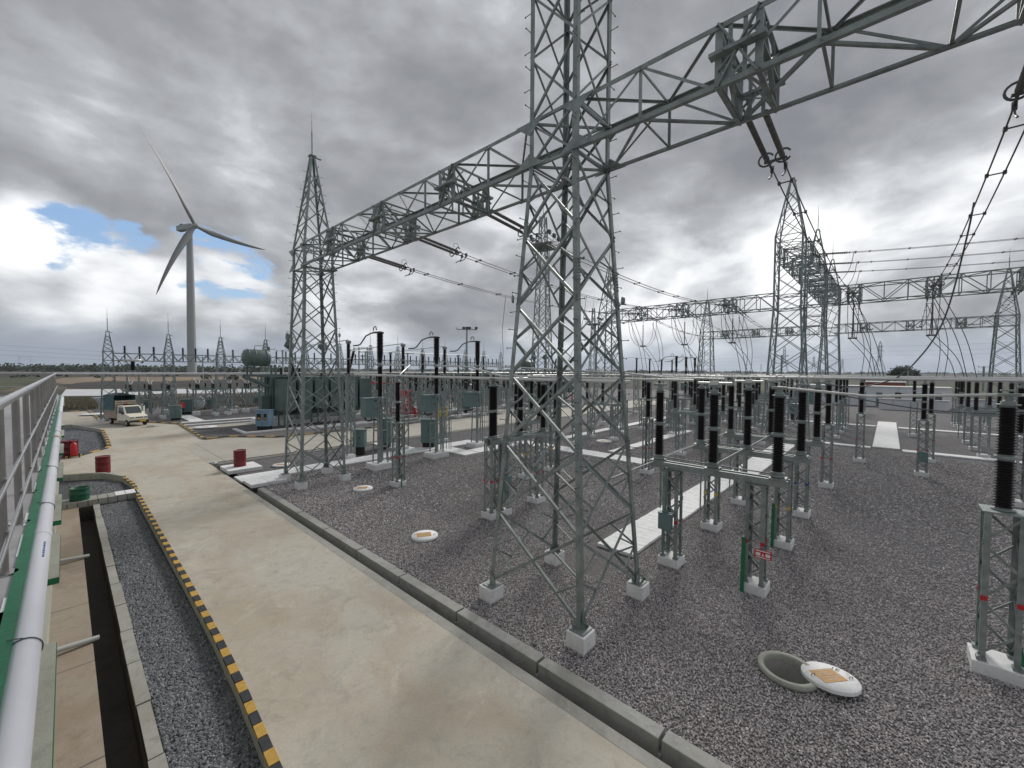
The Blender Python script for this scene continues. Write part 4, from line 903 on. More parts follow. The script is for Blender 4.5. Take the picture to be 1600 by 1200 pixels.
# circuit breakers
def breaker(label, loc, det=1, group='live tank circuit breakers'):
    t = thing('circuit_breaker', label, 'circuit breaker', loc, 0, group); m = STEEL if det else STEELF
    f = MB(); f.box(-.62, .62, -.5, .5, -.12, .3); mk('plinth', f, WHITE, t, bevel=.02 if det else 0)
    fr = MB()
    for sx in (-.3, .3):
        for sy in (-.28, .28): fr.bar((sx, sy, .3), (sx * .75, sy * .75, 3.95), .06)
    for z in (1.2, 2.1, 3.0, 3.9):
        for a, b in (((-.28, -.26), (.28, -.26)), ((.28, -.26), (.28, .26)), ((.28, .26), (-.28, .26)), ((-.28, .26), (-.28, -.26))): fr.bar((*a, z), (*b, z), .04)
    fr.bar((0, 0, .3), (0, 0, 3.9), .13); mk('support_frame', fr, m, t)
    cg = MB()
    for i in range(7):
        a = math.pi * (i / 6) - .2; cg.bar((.85 + .36 * math.cos(a), .1 + .36 * math.sin(a), .3), (.85 + .36 * math.cos(a), .1 + .36 * math.sin(a), 2.5), .028)
    for z in (.9, 1.7, 2.5): cg.torus((.85, .1, z), (0, 0, 1), .36, .018, 14, 4)
    mk('guard_cage', cg, m, t)
    bx = MB(); bx.box(-1.02, -.32, -.36, .30, 2.92, 3.92); bx.box(-1.06, -.28, -.40, .34, 3.92, 3.96); bx.box(-.68, -.66, -.368, -.361, 2.95, 3.90); cb = mk('control_box', bx, CABG, t, bevel=.01 if det else 0)
    if det:
        h = MB(); h.box(-.58, -.42, -.385, -.361, 3.78, 3.82); h.box(-.38, -.355, -.385, -.361, 3.3, 3.42); mk('handle', h, BLACK, cb)
        h = MB(); h.cyl((-.55, -.375, 3.4), (-.55, -.361, 3.4), .035, 10); mk('push_button', h, REDB, cb)
        w = MB(); w.tube([(-.9, 0, 2.95), (-.88, 0, 2.75), (-.7, 0, 2.68), (-.3, 0, 2.75)], .04, 6); mk('cable_duct', w, BLACK, t)
    gb = MB(); gb.cbox((.02, 0, 3.72), (.5, .34, .42)); gb.cyl((.0, -.18, 3.72), (.0, -.26, 3.72), .12, 12); mk('gear_housing', gb, m, t)
    stack(t, 0, 0, 3.95, 5.72, 1, .115, .155, det)
    mt = MB(); mt.lathe([(.12, 5.70), (.17, 5.74), (.17, 5.84), (.14, 5.88)], 14); mt.bar((0, -.1, 5.79), (0, -.34, 5.79), .1, .03); mk('middle_terminal', mt, m, t)
    mb = MB(); n = 20 if det else 8; pr = []
    for i in range(n):
        z = 5.88 + 1.62 * i / n; f_ = min(1, .62 + (i / n) * 1.3); q = 1.62 / n; pr += [(.15 * f_, z), (.205 * f_, z + q * .25), (.15 * f_, z + q * .6)]
    pr.append((.15, 7.5)); mb.lathe(pr, 16 if det else 8); mk('interrupter', mb, PORC, t)
    cp = MB(); cp.lathe([(.17, 7.5), (.22, 7.52), (.22, 7.6), (.10, 7.63)], 14); mk('top_cap', cp, TRFD, t)
    s_ = MB(); s_.tube([(0, .1, 7.6), (0, .55, 7.6), (0, 1.0, 7.58), (0, 1.6, 7.45), (0, 2.2, 7.02), (0, 2.5, 6.95), (0, 3.1, 6.95)], .042, 8); s_.torus((0, .55, 7.78), (1, 0, 0), .16, .03, 14, 6, -.4, math.pi + .4); s_.bar((0, .35, 7.6), (0, .75, 7.6), .09, .09); mk('top_conductor', s_, BOLT, t)
    return t
BG = 'circuit breakers before the cross road'
b1 = breaker('left of the three green boxed circuit breakers, largest, with a red button on its box', (11.95, 20.95, 0), 1, BG)
dup(b1, (15.95, 21.1, 0), 0, 'middle of the three green boxed circuit breakers before the cross road', BG)
dup(b1, (20.15, 21.85, 0), 0, 'right of the three green boxed circuit breakers, beside the yellow sign', BG)
b2 = breaker('left of the three small far circuit breakers right of the huge tower', (56, 21.2, 0), 0, 'far circuit breakers')
dup(b2, (59.6, 21.2, 0), 0, 'middle of the three small far circuit breakers right of the huge tower'); dup(b2, (63.2, 21.2, 0), 0, 'right of the three small far circuit breakers right of the huge tower')
lk = MB(); rodx(lk, (12.3, 21.0, 2.75), (20.4, 21.7, 2.8), .03); tag(mk('breaker_linkage', lk, STEEL), 'grey pipe joining the three circuit breakers below their green boxes', 'linkage pipe')
def tall_post(label, x, y, group, src=[None]):
    if src[0]: return dup(src[0], (x, y, 0), 0, label, group)
    t = thing('tall_post_insulator', label, 'post insulator', (x, y, 0), 0, group)
    column(t, 0, 0, .26, 5.15, .5, 0, panels=8); stack(t, 0, 0, 5.2, 7.1, 2, .09, .13, 1, pitch=.08); c = MB(); c.cbox((0, 0, 7.18), (.2, .3, .14)); mk('clamp', c, STEELF, t); src[0] = t; return t
tg = 'tall post insulators behind the circuit breakers'
for i, (x, y) in enumerate(((11.8, 24.4), (15.7, 24.5), (19.5, 24.8))): tall_post('tall slim post insulator joined to the %s circuit breaker by a bent tube' % ('left', 'middle', 'right')[i], x, y, tg)
for i, (x, y) in enumerate(((17.9, 36.9), (22.2, 36.9), (26.0, 36.9), (28.0, 39.5), (31, 36.9), (35, 36.9), (55, 24.5), (59, 24.5), (63, 24.5), (47, 24.5), (51, 24.5))):
    tall_post(('%s from the left of the tall post insulators beyond the cross road' % ORD[i]) if i < 6 else ('%s from the left of the far tall post insulators by the far breakers' % ORD[{9: 0, 10: 1, 6: 2, 7: 3, 8: 4}[i]]), x, y, 'tall post insulators beyond the cross road')
bus('thin tube from the left breaker post to the transformer bushing', [(11.8, 24.4, 7.3), (12.2, 31, 7.25), (14.6, 39.5, 7.1)], .03)
bus('thin tube over the tall posts beyond the cross road, nearer', [(15.7, 24.5, 7.3), (17.5, 33, 7.3), (17.9, 36.9, 7.28), (36, 36.9, 7.28)], .03)
bus('thin tube from the right breaker post to the far tall posts', [(19.5, 24.8, 7.3), (22.2, 36.9, 7.25)], .03)
bus('thin tube linking the far tall posts near the far breakers', [(47, 24.5, 7.3), (63, 24.5, 7.3)], .03)
# ---------------------------------------------------------------- control building edge, railing, rain pipe
ZR = 4.12
t = thing('control_building', 'grey flat roofed building along the left edge with green trim and sunshades', 'building', (-6, 12, 0))
off = Vector((6, -12, 0))
def loc(mb): mb.v = [(x + off.x, y + off.y, z) for x, y, z in mb.v]; return mb
g = MB(); g.box(-14, -.36, -5, 30.4, -.5, ZR - .25); mk('wall', loc(g), LEDGE, t)
g = MB(); g.box(-14, -.266, -5, 30.5, ZR - .24, ZR); mk('roof_slab', loc(g), ROOFM, t)
g = MB(); g.box(-.265, -.212, -5, 30.5, ZR - .05, ZR + .012); mk('green_edge_trim', loc(g), GREENP, t)
g = MB(); y = -1
while y < 30:
    g.box(-.275 - random.uniform(0, .012), -.2655, y, y + random.uniform(.3, .9), ZR + .002, ZR + .006); y += random.uniform(.5, 1.6)
mk('spilled_white_paint', loc(g), WHITE, t)['kind'] = 'stuff'
for a, b in ((1.6, 5.55), (7.25, 9.15), (9.95, 12.0), (13.8, 16.1), (17.8, 20), (22.3, 24.4), (26.2, 28.4)):
    g = MB(); g.box(-.37, -.112, a, b, 2.93, 3.0); s_ = mk('window_sunshade', loc(g), LEDGE, t)
    g = MB(); g.box(-.371, -.110, a - .012, a - .001, 2.925, 2.998); g.box(-.1115, -.108, a, b, 2.93, 2.985); mk('green_front_face', loc(g), GREENP, s_)
for yy in (11.9, 17.4):
    g = MB(); g.cyl((-.36, yy, -.05), (.35, yy + .1, -.12), .05, 12); mk('drain_outlet_pipe', loc(g), GREYP, t)
g = MB(); g.tube([(-.175, y_, ZR - .06) for y_ in (-4, 2, 6, 10, 15, 20, 25, 29.2)] + [(-.175, 29.8, ZR - .08), (-.175, 30.1, ZR - .2), (-.175, 30.15, ZR - .5)], .06, 20)
pp = mk('rain_pipe', g, PVC); tag(pp, 'long white plastic pipe running along the green roof edge at lower left', 'pipe')
for y_ in (5.2, 10.9, 16.5, 22): g = MB(); g.cyl((-.175, y_, ZR - .06), (-.175, y_ + .16, ZR - .06), .0635, 20); mk('pipe_socket', g, PVC, pp)
g = MB()
for y_ in (3.2, 6.3, 8.6, 13.3, 19): g.torus((-.175, y_, ZR - .06), (0, 1, .05), .0645, .0035, 20, 5); g.tube([(-.175, y_, ZR + .006), (-.23, y_, ZR + .02)], .003, 4)
mk('wire_tie', g, BOLT, pp)
g = MB()
for k in range(5): g.torus((-.175, 12.2 + k * .05, ZR - .06), (0, 1, random.uniform(-.2, .2)), .069, .010, 16, 5)
mk('rope_tie', g, WOOD, pp)
g = MB()
for k in range(9):
    y_ = 4.55 + k * .045; g.cbox((-.145, y_, ZR - .0075), (.012, .02 if k % 3 else .028, .004))
mk('printed_mark', g, BLUEP, pp)
t = thing('roof_railing', 'stainless steel railing with tubular posts along the roof edge on the left', 'railing', (-.31, 0, ZR))
X0 = 0.0
g = MB(); g.tube([(0, -8, 1.13), (0, 25.2, 1.13), (-12, 25.2, 1.13)], .032, 14); mk('handrail', g, STAIN, t)
for z in (.63, .28):
    g = MB(); g.tube([(.035, -8, z), (.035, 25.2, z)], .013, 8); g.tube([(0, 25.2, z), (-12, 25.2, z)], .013, 8); mk('middle_rail', g, STAIN, t)
for i in range(24):
    y_ = -.99 + 1.323 * i
    if y_ > 25.3: break
    g = MB(); g.cyl((0, y_, 0), (0, y_, 1.11), .024, 12); p = mk('post', g, STAIND, t)
    g = MB(); g.cyl((0, y_, 0), (0, y_, .012), .065, 16); g.cyl((.02, y_, .63), (.035, y_, .63), .012, 6); g.cyl((.02, y_, .28), (.035, y_, .28), .012, 6); mk('base_plate', g, STAIN, p)
for i in range(1, 7):
    g = MB(); g.cyl((-1.8 * i, 25.2, 0), (-1.8 * i, 25.2, 1.11), .024, 10); mk('post', g, STAIN, t)


for o_ in (bpy.data.objects['control_building'], bpy.data.objects['rain_pipe'], bpy.data.objects['roof_railing']):
    a_ = -.0035; x_, y_, z_ = o_.location; o_.rotation_euler = (0, 0, a_); o_.location = (x_ * math.cos(a_) - y_ * math.sin(a_), x_ * math.sin(a_) + y_ * math.cos(a_), z_)

# ---------------------------------------------------------------- drums, bins, lids, cabinets
def drum(name, label, loc, h=.88, r=.29, m=RED, open_=False, group=None):
    mb = MB(); pr = [(r, 0), (r * 1.03, .015), (r, .03)]
    for k in (1, 2): z = h * k / 3; pr += [(r, z - .03), (r * 1.035, z - .012), (r * 1.035, z + .012), (r, z + .03)]
    pr += [(r, h - .03), (r * 1.03, h - .015), (r * 1.03, h)]
    if open_: pr += [(r * .96, h), (r * .95, .05), (.01, .05)]
    else: pr += [(r * .97, h), (r * .96, h - .02), (.01, h - .02)]
    mb.lathe(pr, 24); o = mk(name, mb, m, loc=loc); tag(o, label, 'drum', group); return o
d1 = drum('oil_drum', 'dark red drum standing on a white slab right of the main road', (6.45, 26.15, .16), group='red steel drums')
d2 = drum('oil_drum', 'dark red drum on the road beside the curved grey kerb', (1.3, 30.2, 0), group='red steel drums')
d3 = drum('oil_drum', 'dark red drum behind the fire extinguisher near the building', (.18, 37.2, -.1), h=1.1, r=.36, group='red steel drums')
mb = MB(); mb.lathe([(.30, 0), (.30, .24), (.306, .25), (.306, .265), (.30, .275), (.30, .47), (.307, .48), (.307, .50), (.29, .50), (.285, .04), (.01, .04)], 26); tag(mk('green_bin', mb, mat('bin_green', (.006, .085, .045), .5, 0, .2, 5), loc=(.35, 24.55, .045)), 'dark green open half drum on the slab bridge', 'bin')
t = thing('fire_extinguisher', 'red wheeled fire extinguisher in front of a red drum by the building', 'extinguisher', (.33, 36.5, 0))
mb = MB(); mb.lathe([(.02, .12), (.15, .16), (.16, .25), (.16, .78), (.10, .9), (.05, .93), (.05, 1.0)], 16); mk('cylinder', mb, REDB, t)
mb = MB(); mb.cyl((-.2, -.05, .12), (-.26, -.05, .12), .12, 14); mb.cyl((.2, -.05, .12), (.26, -.05, .12), .12, 14); mb.cyl((-.2, -.05, .12), (.2, -.05, .12), .02, 6); mk('wheel', mb, BLACK, t)
mb = MB(); mb.tube([(-.17, .1, .1), (-.17, .12, 1.1), (.17, .12, 1.1), (.17, .1, .1)], .018, 6); mb.tube([(0, -.05, 1.0), (.14, -.16, .9), (.17, -.16, .5), (.05, -.2, .3)], .015, 5); mk('frame_and_hose', mb, BLACK, t)
def lid(label, loc, r=.44, tilt=None, zoff=.06, marks='', grp='round white manhole lids'):
    t = thing('manhole_cover', label, 'manhole cover', loc, 0, grp)
    mb = MB(); mb.lathe([(r, 0), (r, .05), (r * .985, .062), (.01, .062)], 40); mk('disc', mb, WHITE, t)
    mb = MB(); mb.cbox((-.02, .02, .066), (.46, .34, .006)); p = mk('label_plate', mb, PLATE, t)
    mb = MB()
    for k, (xx, ww) in enumerate(((0, .34), (-.03, .2), (.02, .3), (0, .36), (-.05, .16))):
        x_ = -ww / 2 + xx
        while x_ < ww / 2 + xx: l = random.uniform(.02, .05); mb.cbox((x_ - .02 + l / 2, .15 - k * .062, .0705), (l, .026, .002)); x_ += l + .012
    mk('stamped_writing', mb, WOOD, p)
    mb = MB()
    for sx, sy in ((-.30, .05), (.30, -.12)): mb.tube([(sx - .03, sy, .06), (sx - .03, sy, .10), (sx + .03, sy, .10), (sx + .03, sy, .06)], .006, 5)
    mk('lifting_hook', mb, BOLT, t)
    if marks:
        cu = bpy.data.curves.new('painted_number', 'FONT'); cu.body = marks; cu.size = .14; cu.extrude = .001; o = bpy.data.objects.new('painted_number', cu); COL.objects.link(o)
        bpy.context.view_layer.update(); me = bpy.data.meshes.new_from_object(o.evaluated_get(bpy.context.evaluated_depsgraph_get())); bpy.data.objects.remove(o); o = bpy.data.objects.new('painted_number', me); COL.objects.link(o)
        me.materials.append(BLACK); o.parent = t; o.location = (.20, .20, .063); o.rotation_euler = (0, 0, R(-60))
    return t
pit = MB(); pit.lathe([(MR - .06, -.02), (MR + .035, -.02), (MR + .035, .075), (MR - .05, .078), (MR - .06, .06), (MR - .06, -.02)], 40, caps=False); inn = MB(); inn.lathe([(MR + .03, -.022), (MR - .0595, -.021), (MR - .0595, -1.9), (.01, -1.9)], 40, caps=False)
t = thing('manhole_ring', 'open round concrete manhole with its lid slid aside', 'manhole', (MX, MY, 0)); mk('ring', pit, LEDGE, t); mk('shaft', inn, CONC, t)
l1 = lid('white lid with brown label lying tilted beside the open manhole', (9.12, .62, .035), .43, marks='1E'); l1.rotation_euler = (R(-4.5), R(2), R(-38))
lid('white round lid in the gravel between trench and huge tower', (7.95, 11.15, .0), .43).rotation_euler = (0, 0, R(-30))
lid('white round lid in the gravel near the lone post with the green strip', (9.2, 17.7, .0), .43).rotation_euler = (0, 0, R(-40))
lid('white round lid beside the white path behind the red drum', (8.3, 25.4, .0), .46).rotation_euler = (0, 0, R(-50))
lid('white lid seen through the right half of the huge tower', (28.5, 16.3, 0), .6)
lid('round white lid at the far kerb left of the truck', (2.2, 68, .1), 1.1)
lid('flat lid on the road strip right of the truck', (8.8, 46.6, .05), .9)
def kiosk(label, loc, sx=1.1, sy=.7, h=1.5, m=CABG, base=.35, rz=0, windows=False, group=None, door=True):
    t = thing('control_kiosk', label, 'cabinet', loc, rz, group)
    mb = MB(); mb.box(-sx / 2, sx / 2, -sy / 2, sy / 2, base, base + h); mk('cabinet_body', mb, m, t, bevel=.012)
    mb = MB(); mb.box(-sx / 2 - .06, sx / 2 + .06, -sy / 2 - .08, sy / 2 + .06, base + h + .001, base + h + .05); mk('roof', mb, m, t, bevel=.01)
    mb = MB(); mb.box(-sx / 2 + .1, sx / 2 - .1, -sy / 2 + .08, sy / 2 - .08, -.1, base - .002); mk('plinth', mb, BLACK, t)
    mb = MB(); mb.box(-.006, .006, -sy / 2 - .004, -sy / 2 - .0005, base + .05, base + h - .05); mb.box(-sx / 2 + .04, sx / 2 - .04, -sy / 2 - .004, -sy / 2 - .0005, base + h * .22, base + h * .22 + .012); mk('door_gap', mb, BLACK, t)
    mb = MB(); mb.box(.05, .08, -sy / 2 - .03, -sy / 2 - .001, base + h * .5, base + h * .62); mk('handle', mb, BLACK, t)
    if windows:
        for a, b in ((-sx * .40, -sx * .08), (sx * .12, sx * .34)):
            mb = MB(); mb.box(a, b, -sy / 2 - .012, -sy / 2 - .002, base + h * .38, base + h * .80); w = mk('window', mb, BLACK, t, bevel=.004)
            mb = MB(); mb.box(a + .07, b - .05, -sy / 2 - .016, -sy / 2 - .0125, base + h * .43, base + h * .56); mk('orange_label', mb, PLATE, w)
    return t
kiosk('light blue double door kiosk with dark windows by the striped kerb', (12.2, 41.5, 0), 1.2, .75, 1.42, CABB, .35, R(-47), windows=True)
kiosk('green kiosk at the kerb right of the truck', (8.0, 56.0, 0), .95, .7, 1.3, CABG, .2, R(-14))
kiosk('green cabinet just behind the kiosk with the worker', (10.0, 62.5, 0), 1.1, .8, 1.5, CABG, .25, R(-14))
kiosk('tall green cabinet behind the lone post in front of the cross road', (15.2, 26.0, 0), .9, .7, 1.7, CABG, .35, R(-47))
kiosk('green cabinet stood behind the cage of the middle breaker', (17.4, 23.9, .1), 1.0, .7, 1.6, CABG, .3, R(-47))
kiosk('small green box on short legs right of the long rod tower', (12.9, 25.2, 0), .75, .5, 1.1, CABG, .5, R(-47))
for i, (x, y) in enumerate(((31, 47), (36, 41), (43, 46), (50, 41.5), (54, 48))): kiosk('%s of the small cabinets in the yard beyond the cross road' % ('leftmost', 'second', 'middle', 'fourth', 'rightmost')[i], (x, y, 0), 1.2, .8, 1.4, CABG, .4, R(-47), group='cabinets beyond the cross road')
kiosk('small grey cabinet on legs left of the broad white path', (56.5, 7.5, 0), 1.4, .9, 1.1, CABG, .8, R(-47))
t = thing('deluge_cabinet', 'bright red fire water cabinet with a white notice and red pipework', 'fire cabinet', (27.2, 42.4, 0), R(-47))
mb = MB(); mb.box(-.8, .8, -.5, .5, .8, 3.1); mk('cabinet', mb, REDB, t, bevel=.02)
mb = MB(); mb.box(-.05, .60, -.53, -.505, 1.5, 2.3); sg = mk('notice', mb, mat('notice_pink', (.75, .35, .28), .5), t)
mb = MB(); mb.lathe([(.01, 0), (.22, .001), (.22, .012), (.01, .013)], 20, (.35, -.54, 1.95), (0, -1, 0)); mb.box(.3, .4, -.545, -.532, 1.55, 1.7); mk('symbol', mb, WSIGN, sg)
mb = MB()
for x in (-1.3, -.4, .6, 1.5, 2.0): mb.cyl((x, -.6, 0), (x, -.6, 1.1), .11, 10); mb.lathe([(.2, 0), (.2, .07)], 12, (x, -.6, .6)); mb.lathe([(.14, 0), (.16, .1), (.10, .2)], 12, (x, -.7, 1.0), (0, -1, 0))
mb.cyl((-1.4, -.6, .45), (2.1, -.6, .45), .11, 10); mb.tube([(.3, 0, 3.2), (.3, 0, 3.7), (-.2, 0, 3.9), (-5, 1.5, 3.9), (-9, 2.5, 3.9)], .07, 8); mk('pipework', mb, REDB, t)
mb = MB(); 
for x in (-3, -8): mb.bar((x, -.3 * x, 0), (x, -.3 * x, 3.8), .08)
mk('pipe_support', mb, STEELF, t)
t = thing('warning_sign', 'yellow square warning sign on a thin post left of the right breaker', 'sign', (21.9, 28.1, 0), R(-42))
mb = MB(); mb.cyl((0, .03, 0), (0, .03, 2.0), .025, 8); mk('post', mb, STEELF, t)
mb = MB(); mb.box(-.42, .42, -.01, .005, 1.35, 2.3); bd = mk('board', mb, YSIGN, t)
mb = MB(); mb.add([(-.16, -.014, 1.62), (.16, -.014, 1.62), (0, -.014, 1.95)], [(0, 1, 2)]); mb.box(-.3, .3, -.014, -.011, 1.42, 1.5); mb.box(-.3, .3, -.014, -.011, 2.1, 2.22); mk('warning_mark', mb, BLACK, bd)

# ---------------------------------------------------------------- power transformers
def transformer(label, loc, label_only=False):
    t = thing('power_transformer', label, 'transformer', loc, 0, 'power transformers')
    mb = MB(); mb.box(0, 9, 3.2, 5.8, .9, 4.6); mb.box(-.08, 9.08, 3.1, 5.9, 4.6, 4.72)
    for x in range(10): mb.box(x - .05 if x else .02, x + .05 if x < 9 else 8.98, 3.12, 3.2, 1.0, 4.6)
    for y in (3.7, 4.5, 5.3): mb.box(-.08, 0, y - .05, y + .05, 1.0, 4.6)
    mk('tank', mb, TRFG, t)
    mb = MB(); mb.box(-1, 10, 2.6, 6.4, -.1, .5); mb.box(.3, 9.7, 3.5, 5.5, .5, .9); mk('plinth', mb, WHITE, t)
    for k in range(6):
        mb = MB(); x0 = .0 + k * 1.56
        for i in range(12): x = x0 + i * .115; mb.box(x, x + .035, .9, 2.7, 1.55, 4.5)
        mb.box(x0, x0 + 1.3, .86, .9, 1.6, 4.45); mb.cyl((x0, 1.8, 4.4), (x0 + 1.3, 1.8, 4.4), .1, 10); mb.cyl((x0, 1.8, 1.65), (x0 + 1.3, 1.8, 1.65), .1, 10); mb.cyl((x0 + .65, 1.8, 4.4), (x0 + .65, 3.2, 4.4), .09, 8)
        mk('radiator', mb, TRFG, t)
    mb = MB()
    for x in (.3, 3.4, 6.6, 9.2): mb.bar((x, 1.0, 0), (x, 1.0, 1.5), .13); mb.bar((x, 2.6, 0), (x, 2.6, 1.5), .13); mb.bar((x, 1.0, 1.45), (x, 2.6, 1.45), .12)
    for x in (.3, 3.4, 6.6, 9.8): mb.bar((x, 1.0, 0.1), (x + 1.5, 1.0, 1.45), .07); mb.bar((x + 1.5, 1.0, 1.45), (x + 3, 1, .1), .07)
    mk('radiator_frame', mb, TRFG, t)
    c = MB(); cx, cz = -2.2, 6.55; c.lathe([(.02, -.25), (.5, -.2), (.72, -.05), (.80, .05), (.80, 1.85), (.74, 1.95), (.5, 2.08), (.02, 2.12)], 24, (cx, 3.6, cz), (1, 0, 0)); cons = mk('conservator', c, TRFG, t)
    c = MB()
    for x in (.15, .7, 1.65): c.lathe([(.79, 0), (.85, .01), (.85, .07), (.79, .08)], 24, (cx + x, 3.6, cz), (1, 0, 0))
    mk('band', c, TRFG, cons)
    c = MB(); c.tube([(cx + .8, 3.6, cz + .8), (cx + .8, 3.6, cz + 1.15), (cx + 1.7, 3.6, cz + 1.2), (cx + 1.7, 3.6, cz + .8)], .035, 6); c.cyl((cx + 2.0, 3.6, cz + .8), (cx + 2.0, 3.6, cz + 1.1), .12, 8); mk('breather_pipe', c, TRFG, cons)
    c = MB()
    for y in (3.0, 4.2):
        for x in (-1.9, .2): c.bar((x, y, 4.8), (x, y, 5.9), .14)
        c.bar((-2.3, y, 4.85), (1.2, y, 4.85), .2); c.bar((-2.3, y, 4.75), (2.6, y, 2.4), .22); c.bar((-.5, y, 4.8), (2.0, y, 3.6), .12); c.bar((1.2, y, 4.8), (3.2, y, 3.4), .12)
        for k in range(4): c.bar((-1 + k * .8, y, 4.8 - max(0, k - 1) * .25), (-1 + k * .8, y, 4.1 - k * .38), .09)
    mk('conservator_bracket', c, TRFG, t)
    for k, (x, y, ln, lean) in enumerate(((2.6, 4.9, 2.3, -.12), (5.6, 4.9, 2.3, 0), (8.4, 4.9, 2.3, .25))):
        d = Vector((lean, 0, 1)).normalized(); mb = MB(); o = Vector((x, y, 4.72)); mb.lathe([(.32, 0), (.32, .5), (.2, .55)], 14, o, d); mb.lathe([(r_, z + .55) for r_, z in shed_profile(ln, .13, .2, .12)], 12, o, d); bs = mk('bushing', mb, PORC, t)
        mb = MB(); e = ln + .55
        if k != 2: mb.lathe([(.2, e), (.55, e + .35), (.55, e + .5), (.25, e + 1.0)], 16, o, d)
        else: mb.lathe([(.14, e), (.16, e + .25), (.04, e + .5)], 12, o, d)
        mk('bushing_cap', mb, TRFG, bs)
        if k == 0: mb = MB(); mb.cbox(tuple(o + d * (e + 1.3)), (.5, .5, .6)); mk('expansion_box', mb, CABG, bs)
    for k in range(3):
        mb = MB(); o = Vector((1.5 + k * .9, 5.4, 4.72)); mb.lathe([(r_, z) for r_, z in shed_profile(.9, .1, .15, .12)], 10, o); mk('low_voltage_bushing', mb, PORC, t)
    mb = MB(); mb.box(1.6, 2.5, .3, .8, .6, 2.1); mk('marshalling_box', mb, TRFG, t); mb = MB(); mb.box(-.9, -.2, 3.4, 4.2, 1.3, 2.9); mb.tube([(-.5, 3.8, 1.3), (-.5, 3.8, .6), (.2, 3.5, .5)], .06, 6); mk('marshalling_box', mb, TRFG, t)
    return t
tr = transformer('big dark green power transformer with drum shaped conservator behind the long rod tower', (13.8, 41.2, 0))
dup(tr, (56.5, 43.5, 0), 0, 'second power transformer, far off and seen through the huge tower', 'power transformers')

# ---------------------------------------------------------------- low gantry row and feeder bays, far left to centre
proto = None; YG = 58.8; xs = [3.1 + 4.8 * i for i in range(13)]
for i, x in enumerate(xs):
    lab = '%s from the left of the small lattice towers with rods in the low gantry row' % ORD[i]
    if not proto: proto = tower('low_gantry_tower', lab, x, YG, 1.3, .75, zb=6.25, zt=7.2, peak=9.2, rod=11.6, det=0, panels=6, lw=.13, group='low gantry towers')
    else: dup(proto, (x, YG, 0), 0, lab, 'low gantry towers')
pb = None
for i, x in enumerate(xs[:-1]):
    lab = '%s from the left of the low gantry beams with three small insulators on top' % ORD[i]
    if not pb:
        pb = thing('low_gantry_beam', lab, 'gantry beam', (x, YG, 6.25), 0, 'low gantry beams'); mb = MB(); L = 4.8
        for yy in (-.3, .3):
            for zz in (0, .75): mb.bar((.3, yy, zz), (L - .3, yy, zz), .09)
            n = 8
            for k in range(n):
                x0, x1 = .3 + (L - .6) * k / n, .3 + (L - .6) * (k + 1) / n
                mb.bar((x0, yy, 0 if k % 2 else .75), (x1, yy, .75 if k % 2 else 0), .06)
        mk('truss', mb, STEELF, pb)
        for k in (1.25, 2.4, 3.55):
            mb = MB(); mb.cyl((k, 0, 0), (k, 0, .8), .06, 6); mb.lathe([(r_, z + .8) for r_, z in shed_profile(.75, .07, .13, .15)], 8, (k, 0, 0)); mk('insulator', mb, PORC, pb)
    else: dup(pb, (x, YG, 6.25), 0, lab, 'low gantry beams')
def feeder(label, loc, group='feeder bays under the low gantry'):
    t = thing('feeder_bay', label, 'switchgear frame', loc, 0, group)
    mb = MB()
    for x in (0, 1.9, 3.8):
        for y in (0, 1.5, 5.0): mb.bar((x, y, .4), (x, y, 3.0), .15); mb.bar((x, y, .6), (x + (1.9 if x < 3 else -1.9), y, 2.9), .07)
    for y in (0, 1.5, 5.0): mb.bar((-.2, y, 3.0), (4.0, y, 3.0), .16); mb.bar((0, y, 1.8), (3.8, y, 1.8), .08)
    for x in (0, 3.8): mb.bar((x, 0, 3.0), (x, 5, 3.0), .13); mb.bar((x, 0, 1.2), (x, 5, 2.9), .07); mb.bar((x, 1.5, 2.6), (x, 5, 1.0), .07)
    mk('frame', mb, STEELF, t)
    for x in (.3, 1.9, 3.5):
        for y in (0, .75, 1.5, 5.0):
            mb = MB(); mb.lathe([(r_, z + 3.08) for r_, z in shed_profile(.55, .08, .15, .14)], 8, (x, y, 0)); mk('insulator', mb, PORC, t)
    mb = MB()
    for x in (.3, 1.9, 3.5): mb.tube([(x, 0, 3.75), (x + .2, .7, 4.1), (x, 1.5, 3.75), (x, 3, 4.4), (x, 5, 3.75)], .03, 5); mb.bar((x, .75, 3.7), (x, 1.5, 3.95), .05)
    mk('connecting_bars', mb, ALU, t)
    mb = MB(); mb.box(1.5, 2.3, 2.3, 2.9, .9, 1.9); mk('breaker_tank', mb, CABG, t)
    mb = MB()
    for x in (0, 3.8):
        for y in (0, 5.0): mb.box(x - .35, x + .35, y - .35, y + .35, -.1, .42)
    mk('footing', mb, WHITE, t); return t
fd = feeder('first from the left of the feeder bays, right behind the truck', (4.6, 60.2, 0))
for i, x in enumerate((10.5, 15.6, 20.7, 26.0, 31.2, 36.5, 41.8, 47.0, 52.4)): dup(fd, (x, 60.2, 0), 0, '%s from the left of the feeder bays under the low gantry' % ORD[i + 1], 'feeder bays under the low gantry')
t = thing('cable_support', 'lattice post with a ringed insulator beside the first small tower', 'post insulator', (4.9, 58.3, 0)); column(t, 0, 0, .3, 5.2, .9, 0); stack(t, 0, 0, 5.2, 6.2, 1, .15, .22, 0); mb = MB(); mb.torus((0, 0, 6.3), (0, 0, 1), .8, .12, 16, 6); mk('corona_ring', mb, ALU, t)
